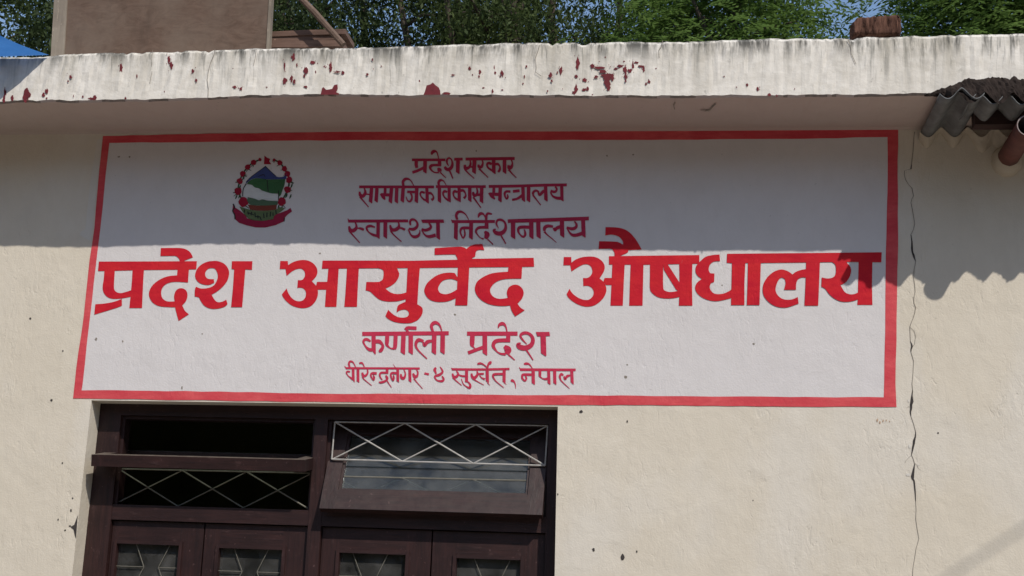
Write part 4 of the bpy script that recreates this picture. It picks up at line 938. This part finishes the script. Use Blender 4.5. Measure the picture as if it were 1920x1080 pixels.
# dark lump mortar that seals the sheets against the slab edge
mo = MB(); prof = [(1731, 179), (1742, 175), (1755, 169), (1772, 163), (1790, 157), (1800, 152), (1808, 145), (1820, 143.5), (1832, 147), (1850, 144.5), (1866, 142), (1880, 144), (1893, 147), (1902, 139), (1912, 146), (1925, 143), (1960, 143), (2100, 143), (2300, 143)]
px_ = np.array([a_[0] for a_ in prof]); py_ = np.array([a_[1] for a_ in prof])
xsx = np.arange(1733, 2900, 4.0); rr = np.random.RandomState(5); V_ = []; F_ = []; nr = 7
for k, x in enumerate(xsx):
    yt = np.interp(x, px_, py_) + rr.uniform(-1.6, 1.6); P0 = W(x, yt, -DF); ybm = max(yt + 2.5, 180 if x < 1775 else 176)
    P1 = W(x, ybm, -DF - 0.02)
    xr = P0.x - 0.02
    if x >= 1775:      # moulded over the corrugations, lip just past the sheet edge
        wv = zB + 0.023 * WAVE(2 * math.pi * (xr - c0.x - 0.10) / PIT + phB) + 0.002
        P1 = Vector((xr + 0.02, front(xr) - 0.010, wv - 0.004 * rr.rand()))
    for j in range(nr + 1):
        u = j / nr; bul = math.sin(u * math.pi) * 0.010
        V_.append((P0.x + (P1.x - P0.x) * u, P0.y + 0.004 + (P1.y - P0.y) * u - bul + rr.uniform(-0.004, 0.004) * (0 < j), P0.z + (P1.z - P0.z) * u + rr.uniform(-0.004, 0.004) * (0 < j < nr)))
for k in range(len(xsx) - 1):
    for j in range(nr):
        a_ = k * (nr + 1) + j; F_.append((a_, a_ + 1, a_ + nr + 2, a_ + nr + 1))
obj('mortar_seal', V_, F_, M['mortar'], roof)
# cream mortar along the wall under the sheets
V_ = []; F_ = []; xsx = np.arange(1722, 2200, 3.0); nr = 6
for k, x in enumerate(xsx):
    P = W(x, 250); wv = 0.021 * WAVE(2 * math.pi * (P.x - c0.x) / PIT + math.pi * 0.46); zt_ = zs + wv - 0.002
    dr = 0.012 + 0.020 * (0.5 - 0.5 * math.cos(2 * math.pi * (P.x - c0.x) / PIT + math.pi * 0.46)) + 0.055 * math.exp(-((x - 1872) / 34.0) ** 2)
    for j in range(nr + 1):
        u = j / nr; V_.append((P.x, -0.034 * (1 - u) ** 0.7 * (1 if j < nr else 0) - 0.001 + rr.uniform(-0.003, 0.003) * (0 < j < nr), zt_ - dr * u))
for k in range(len(xsx) - 1):
    for j in range(nr):
        a_ = k * (nr + 1) + j; F_.append((a_, a_ + 1, a_ + nr + 2, a_ + nr + 1))
obj('wall_mortar', V_, F_, M['mortarcream'], roof, True)

# ------------------------------------------------------------------ drain pipe
b0 = W(1888, 299)
pipe = tag(empty('drain_pipe', (b0.x, 0, b0.z)), 'short red brown drain pipe sticking out of the wall under the corrugated roof', 'pipe')
pmb = MB(); rad = 0.040; n = 28; LEN = 0.40
ends = [Vector((b0.x, 0.02, b0.z)), Vector((b0.x - 0.012, -LEN, b0.z - 0.004))]
V_ = []
for (c_, rd) in ((ends[0], rad), (ends[1], rad), (ends[1], rad - 0.004), (ends[1].lerp(ends[0], 0.9), rad - 0.005)):
    for k in range(n):
        t_ = 2 * math.pi * k / n; V_.append((c_.x + rd * math.cos(t_), c_.y, c_.z + rd * math.sin(t_)))
F_ = []; mi_ = []
for r_ in range(3):
    for k in range(n):
        F_.append((r_ * n + k, r_ * n + (k + 1) % n, (r_ + 1) * n + (k + 1) % n, (r_ + 1) * n + k)); mi_.append(1 if r_ == 1 else (2 if r_ == 2 else 0))
F_.append(tuple(range(3 * n, 4 * n))); mi_.append(2)
obj('barrel', V_, F_, [M['pipe'], M['piperim'], M['chip']], pipe, True, mi_)
V_ = []; F_ = []
for j, (rr_, yy) in enumerate(((rad + 0.001, -0.045), (rad + 0.008, -0.035), (rad + 0.013, -0.018), (rad + 0.017, 0.001))):
    for k in range(n):
        t_ = 2 * math.pi * k / n; low = 1.0 + 0.25 * max(0, -math.sin(t_)); q2 = rr_ * (1 + rr.uniform(-0.03, 0.03)) * (low if j else 1)
        V_.append((b0.x - 0.001 + q2 * math.cos(t_), yy, b0.z + q2 * math.sin(t_)))
for j in range(3):
    for k in range(n): F_.append((j * n + k, (j + 1) * n + k, (j + 1) * n + (k + 1) % n, j * n + (k + 1) % n))
obj('mortar_collar', V_, F_, M['mortarcream'], pipe, True)

# ------------------------------------------------------------------ things on the roof
YP = -0.29
pl = tag(empty('plywood_board', tuple(W(300, 97, YP))), 'large dirty brown plywood board standing upright on the left roof edge', 'board')
m = MB(); bl1 = W(97, 106, YP); br1 = W(500, 92, YP); tl1 = ext(bl1, W(103, 0, YP), bl1.z + 0.95); tr1 = ext(br1, W(505, 0, YP), br1.z + 0.95)
ml = W(122, 104, YP); mt = tl1.lerp(tr1, (ml.x - bl1.x) / (br1.x - bl1.x))
dn = Vector((0, 0, -0.03)); bk_ = Vector((0, 0.018, 0))
m.hexa([ml + dn, br1 + dn, br1 + dn + bk_, ml + dn + bk_, mt, tr1, tr1 + bk_, mt + bk_])
m.build('board_face', M['ply'], pl)
m = MB(); fo = Vector((-0.0, -0.006, 0)); m.hexa([bl1 + dn + fo, ml + dn + fo, ml + dn + bk_, bl1 + dn + bk_, tl1 + fo, mt + fo, mt + bk_, tl1 + bk_]); m.build('edge_strip', M['plyedge'], pl)
m = MB(); m.bar(br1 + dn + Vector((-0.006, 0.01, 0)) + Vector((0.012, 0, 0)), tr1 + Vector((0.006, 0.01, 0)), 0.012, 0.03, (0, 1, 0)); m.build('side_batten', M['plyedge'], pl)
for u in (0.2, 0.8):
    m = MB(); p0_ = bl1.lerp(br1, u); m.bar(p0_ + Vector((0, 0.45, -0.02)), p0_ + Vector((0, 0.022, 0.75)), 0.04, 0.04); m.build('prop', M['plank'], pl)

def plank(name, a_, b_, hgt, dep, label, mat, cat, grp=None):
    m = MB(); a_, b_ = Vector(a_), Vector(b_); n = 6
    loc = (a_ + b_) / 2; loc.z -= hgt / 2; V_ = []
    for k in range(n + 1):
        c_ = a_.lerp(b_, k / n) + Vector((0, 0, rng.uniform(-1, 1) * hgt * 0.06))
        for i_, j in ((0, -1), (1, -1), (1, 1), (0, 1)): V_.append(c_ + Vector((0, i_ * dep, j * hgt / 2 * rng.uniform(0.92, 1.05))))
    F_ = [tuple(range(4)), tuple(range(n * 4 + 3, n * 4 - 1, -1))]
    for k in range(n):
        for j in range(4): F_.append((k * 4 + j, (k + 1) * 4 + j, (k + 1) * 4 + (j + 1) % 4, k * 4 + (j + 1) % 4))
    o = obj(name, V_, F_, mat, loc=loc); tag(o, label, cat, grp); return o
Y1 = -0.20
plank('timber_plank', W(420, 84.5, Y1), W(642, 80.5, Y1), 0.030, 0.14, 'brown timber plank lowest of the stack beside the plywood board', M['plank'], 'plank', 'planks stacked on the roof')
plank('timber_plank', W(415, 75, Y1), W(640, 68.5, Y1 + 0.01), 0.022, 0.13, 'brown timber plank in the middle of the stack beside the plywood board', M['plank'], 'plank', 'planks stacked on the roof')
plank('timber_plank', W(425, 66.5, Y1), W(648, 58.5, Y1), 0.022, 0.15, 'brown timber plank topmost of the stack beside the plywood board', M['plank'], 'plank', 'planks stacked on the roof')
bl_k = MB(); q0 = W(641, 82, Y1 - 0.035); q1 = W(634, 60, Y1 - 0.035)
a_ = W(644, 84, -0.26); b_ = W(528, -40, -0.26); po = MB(); po.tube([a_, a_.lerp(b_, 0.5) + Vector((0.006, 0, 0)), b_], [0.013, 0.014, 0.012], 8)
po.tube([b_, ext(a_, b_, b_.z + 0.35)], [0.012, 0.010], 8)
tag(po.build('leaning_pole', M['pole'], loc=tuple(a_)), 'thin weathered wooden pole leaning diagonally across the plank stack', 'pole')

# brick
BJ = np.random.RandomState(4).uniform(-0.028, 0.028, (23, 11)); bc = W(1643, 69, -0.28); bm = MB(); rr = np.random.RandomState(11); nx, ny, nz = 22, 10, 9
Lx = W(1690, 50, -0.28).x - W(1598, 50, -0.28).x; Lz = W(1643, 33, -0.28).z - W(1643, 69, -0.28).z; Ly = 0.10
def bp(i_, j, k):
    x, y, z = i_ / nx * 2 - 1, j / ny * 2 - 1, k / nz * 2 - 1
    e = [abs(x) ** 10, abs(y) ** 6, abs(z) ** 6]; r_ = sum(e)
    s_ = 1 - 0.05 * max(0, r_ - 1) + BJ[i_ % 23, (j + k) % 11]
    nzv = 0.006 * math.sin(i_ * 2.3 + k * 0.5) + 0.004 * math.sin(i_ * 5.1 + j)
    return (bc.x + x * s_ * Lx / 2 + nzv * 0.2, bc.y + y * s_ * Ly / 2 + Ly / 2 - 0.02 + nzv * 0.6, bc.z + 0.002 + (z * s_ + 1) * Lz / 2 * (0.95 + 0.07 * x - 0.16 * (x < -0.85)) + (nzv * 0.5 if k > 0 else 0))
idx = {}
def gi(i_, j, k):
    if (i_, j, k) not in idx: idx[(i_, j, k)] = len(bm.v); bm.v.append(bp(i_, j, k))
    return idx[(i_, j, k)]
for i_ in range(nx):
    for j in range(ny):
        for k, fl in ((0, 1), (nz, 0)):
            f_ = (gi(i_, j, k), gi(i_ + 1, j, k), gi(i_ + 1, j + 1, k), gi(i_, j + 1, k)); bm.f.append(f_[::-1] if fl else f_)
    for k in range(nz):
        for j, fl in ((0, 0), (ny, 1)):
            f_ = (gi(i_, j, k), gi(i_ + 1, j, k), gi(i_ + 1, j, k + 1), gi(i_, j, k + 1)); bm.f.append(f_[::-1] if fl else f_)
for j in range(ny):
    for k in range(nz):
        for i_, fl in ((0, 1), (nx, 0)):
            f_ = (gi(i_, j, k), gi(i_, j + 1, k), gi(i_, j + 1, k + 1), gi(i_, j, k + 1)); bm.f.append(f_[::-1] if fl else f_)
tag(obj('brick', bm.v, bm.f, M['brick'], smooth=True, loc=tuple(bc)), 'rough red brown brick lying alone on the right roof edge', 'brick')

# blue sheet at the left
P1, P2, P3, P4 = W(92, 103, -DF - 0.002), W(-330, 116, -DF - 0.002), W(-62, 31, -0.70), W(-420, 40, -0.70)
nx, ny = 24, 8; V_ = []
for lay in (0,):
    for i_ in range(nx + 1):
        for j in range(ny + 1):
            u, v = i_ / nx, j / ny; p_ = P1.lerp(P2, u).lerp(P3.lerp(P4, u), v)
            V_.append((p_.x, p_.y, p_.z + 0.012 * math.sin(u * 17 + v) * v * min(1, 3 * u) - 0.014 * math.sin(v * math.pi) + lay * 0.002))
F_ = []; st_ = ny + 1; L_ = (nx + 1) * st_
for i_ in range(nx):
    for j in range(ny):
        a_ = i_ * st_ + j; F_.append((a_, a_ + st_, a_ + st_ + 1, a_ + 1))
ts = tag(empty('blue_canopy', tuple(P1)), 'blue plastic sheet canopy jutting out over the left end of the roof edge', 'canopy')
obj('sheet', V_, F_, M['tarp'], ts, True)
m = MB(); m.tube([P3, P4], 0.012, 8); m.tube([P4, (P4.x, P4.y, 0)], 0.02, 8)
m.build('support', M['pole'], ts)

# ------------------------------------------------------------------ trees behind
def tree(px, dist, h, rx, rz, zc_, nclump, per, leaf, mats, label, grp, seed, feather=False, cat='tree'):
    R = np.random.RandomState(seed); b = W(px, 60, dist); base = Vector((b.x, dist, 0))
    root = tag(empty('tree' if not feather else 'feathery_tree', tuple(base)), label, cat, grp)
    tm = MB(); lean = R.uniform(-0.3, 0.3)
    fork = Vector((base.x + lean * 0.4, dist, zc_ - rz * 0.75))
    tm.tube([base, base.lerp(fork, 0.5) + Vector((lean * 0.1, 0, 0)), fork], [0.20, 0.16, 0.12], 9)
    cen = []
    nl = 9
    for k in range(nl):
        a_ = 2 * math.pi * k / nl + R.uniform(-0.3, 0.3); ph = R.uniform(-0.5, 1.2); rr_ = R.uniform(0.55, 0.9)
        e_ = Vector((base.x + lean + rx * rr_ * math.cos(a_) * math.cos(ph), dist + rx * rr_ * math.sin(a_) * math.cos(ph), zc_ + rz * rr_ * math.sin(ph)))
        mid_ = fork.lerp(e_, 0.5) + Vector((R.uniform(-.2, .2), R.uniform(-.2, .2), 0.25))
        tm.tube([fork, mid_, e_], [0.075, 0.04, 0.014], 6)
        for q_ in range(3):
            s_ = fork.lerp(mid_, 0.8) if q_ == 0 else mid_.lerp(e_, 0.4 * q_); tip = s_ + Vector((R.uniform(-1, 1), R.uniform(-1, 1), R.uniform(-0.4, 0.8))) * 0.8
            tm.tube([s_, s_.lerp(tip, 0.6) + Vector((0, 0, 0.06)), tip], [0.02, 0.012, 0.005], 5); cen.append(tip)
        cen.append(e_)
    tm.build('trunk', M['bark'], root, True)
    # foliage: leaf sized faces gathered in clumps through the crown
    C_ = [np.array(c_) for c_ in cen]
    while len(C_) < nclump:
        v = R.randn(3); v /= np.linalg.norm(v); r_ = R.uniform(0.25, 1.0) ** 0.5
        C_.append(np.array([base.x + lean + rx * r_ * v[0], dist + rx * r_ * v[1], zc_ + rz * r_ * v[2]]))
    pos = []; dire = []; siz = []
    for c_ in C_[:nclump]:
        s_ = R.uniform(0.22, 0.46)
        if not feather:
            p_ = c_ + R.randn(per, 3) * np.array([s_, s_, s_ * 0.7]) * 0.62
            d_ = R.randn(per, 3) * 0.75 + np.array([0, 0, -0.55]); pos.append(p_); dire.append(d_); siz.append(leaf * R.uniform(0.6, 1.25, per))
        else:
            nf = per // 16
            for _ in range(nf):
                o_ = c_ + R.randn(3) * s_ * 0.55; az = R.uniform(0, 6.283); dv = np.array([math.cos(az), math.sin(az), R.uniform(-0.5, 0.25)]); sd_ = np.array([-dv[1], dv[0], 0])
                Lf = R.uniform(0.26, 0.46)
                for k in range(8):
                    u = (k + 0.5) / 8; q0_ = o_ + dv * Lf * u + np.array([0, 0, -0.22 * Lf * u * u * 2])
                    for sg in (-1, 1):
                        ll = leaf * (1 - abs(u - 0.45)) * 1.1; dd = sd_ * sg + dv * 0.5 + np.array([0, 0, -0.25])
                        pos.append((q0_ + dd * ll * 0.45)[None]); dire.append(dd[None]); siz.append(np.array([ll]))
    P = np.concatenate(pos); Dv = np.concatenate(dire); Sz = np.concatenate(siz)[:, None]
    Dv /= np.linalg.norm(Dv, axis=1, keepdims=True)
    up = R.randn(len(P), 3) * (0.9 if not feather else 0.35) + np.array([0, 0, 1.0]); sd_ = np.cross(Dv, up); sd_ /= np.linalg.norm(sd_, axis=1, keepdims=True)
    wd = 0.20 if not feather else 0.17
    A = P - Dv * Sz * 0.5; B = P + sd_ * Sz * wd; Cc = P + Dv * Sz * 0.5; E_ = P - sd_ * Sz * wd
    V = np.stack([A, B, Cc, E_], 1).reshape(-1, 3) - np.array(base)
    nq = len(P); me = bpy.data.meshes.new('crown')
    me.vertices.add(nq * 4); me.vertices.foreach_set('co', V.astype(np.float32).ravel())
    me.loops.add(nq * 4); me.loops.foreach_set('vertex_index', np.arange(nq * 4, dtype=np.int32))
    me.polygons.add(nq); me.polygons.foreach_set('loop_start', np.arange(0, nq * 4, 4, dtype=np.int32)); me.polygons.foreach_set('loop_total', np.full(nq, 4, dtype=np.int32))
    me.materials.append(mats); me.update(calc_edges=True); me.validate()
    o = bpy.data.objects.new('crown', me); COL.objects.link(o); o.parent = root
    return root


TG = 'trees behind the building'
tree(-40, 6.5, 9, 1.5, 2.4, 6.3, 74, 560, 0.066, M['leafmid'], 'tree at the far left edge behind the blue canopy', TG, 1)
tree(330, 6.8, 9, 1.7, 2.4, 6.6, 74, 430, 0.070, M['leafdark'], 'dark leaved tree mostly hidden behind the plywood board', TG, 2)
tree(640, 7.4, 9, 1.5, 2.4, 6.8, 76, 520, 0.060, M['leafdark'], 'dark leaved tree behind the stacked planks and leaning pole', TG, 3)
tree(870, 7.0, 9, 1.5, 2.4, 6.7, 74, 560, 0.060, M['leafmid'], 'lighter green tree rising behind the middle of the roof, right of the planks', TG, 4)
tree(1090, 7.6, 9, 1.5, 2.5, 6.9, 76, 520, 0.060, M['leafmid'], 'mid green tree behind the roof above the most peeled part of the edge', TG, 5)
tree(1290, 8.2, 9, 1.2, 2.5, 7.0, 50, 430, 0.060, M['leafdark'], 'darker thin tree next left of the feathery branches', TG, 6)
tree(1412, 5.6, 8, 0.66, 2.0, 5.9, 58, 900, 0.068, M['leafbright'], 'feathery bright green tree left of the sky gap and the brick', 'feathery trees at the right', 7, True)
tree(1862, 5.4, 8, 1.05, 2.0, 5.8, 120, 1000, 0.068, M['leafbright'], 'feathery bright green tree right of the brick', 'feathery trees at the right', 8, True)

# overhead cable across the yard: its soft shadow falls on the lower right of the wall
ca, cb = W(1780, 1080), W(1920, 990); dd = (cb - ca); q0 = ca - dd * 9 + SUN * 5.2; q1 = cb + dd * 9 + SUN * 5.6
cm = MB(); cm.tube([q0.lerp(q1, k / 12) for k in range(13)], 0.005, 6)
tag(cm.build('overhead_cable', M['chip'], loc=tuple(q0)), 'thin dark cable strung overhead across the yard in front of the building', 'cable')
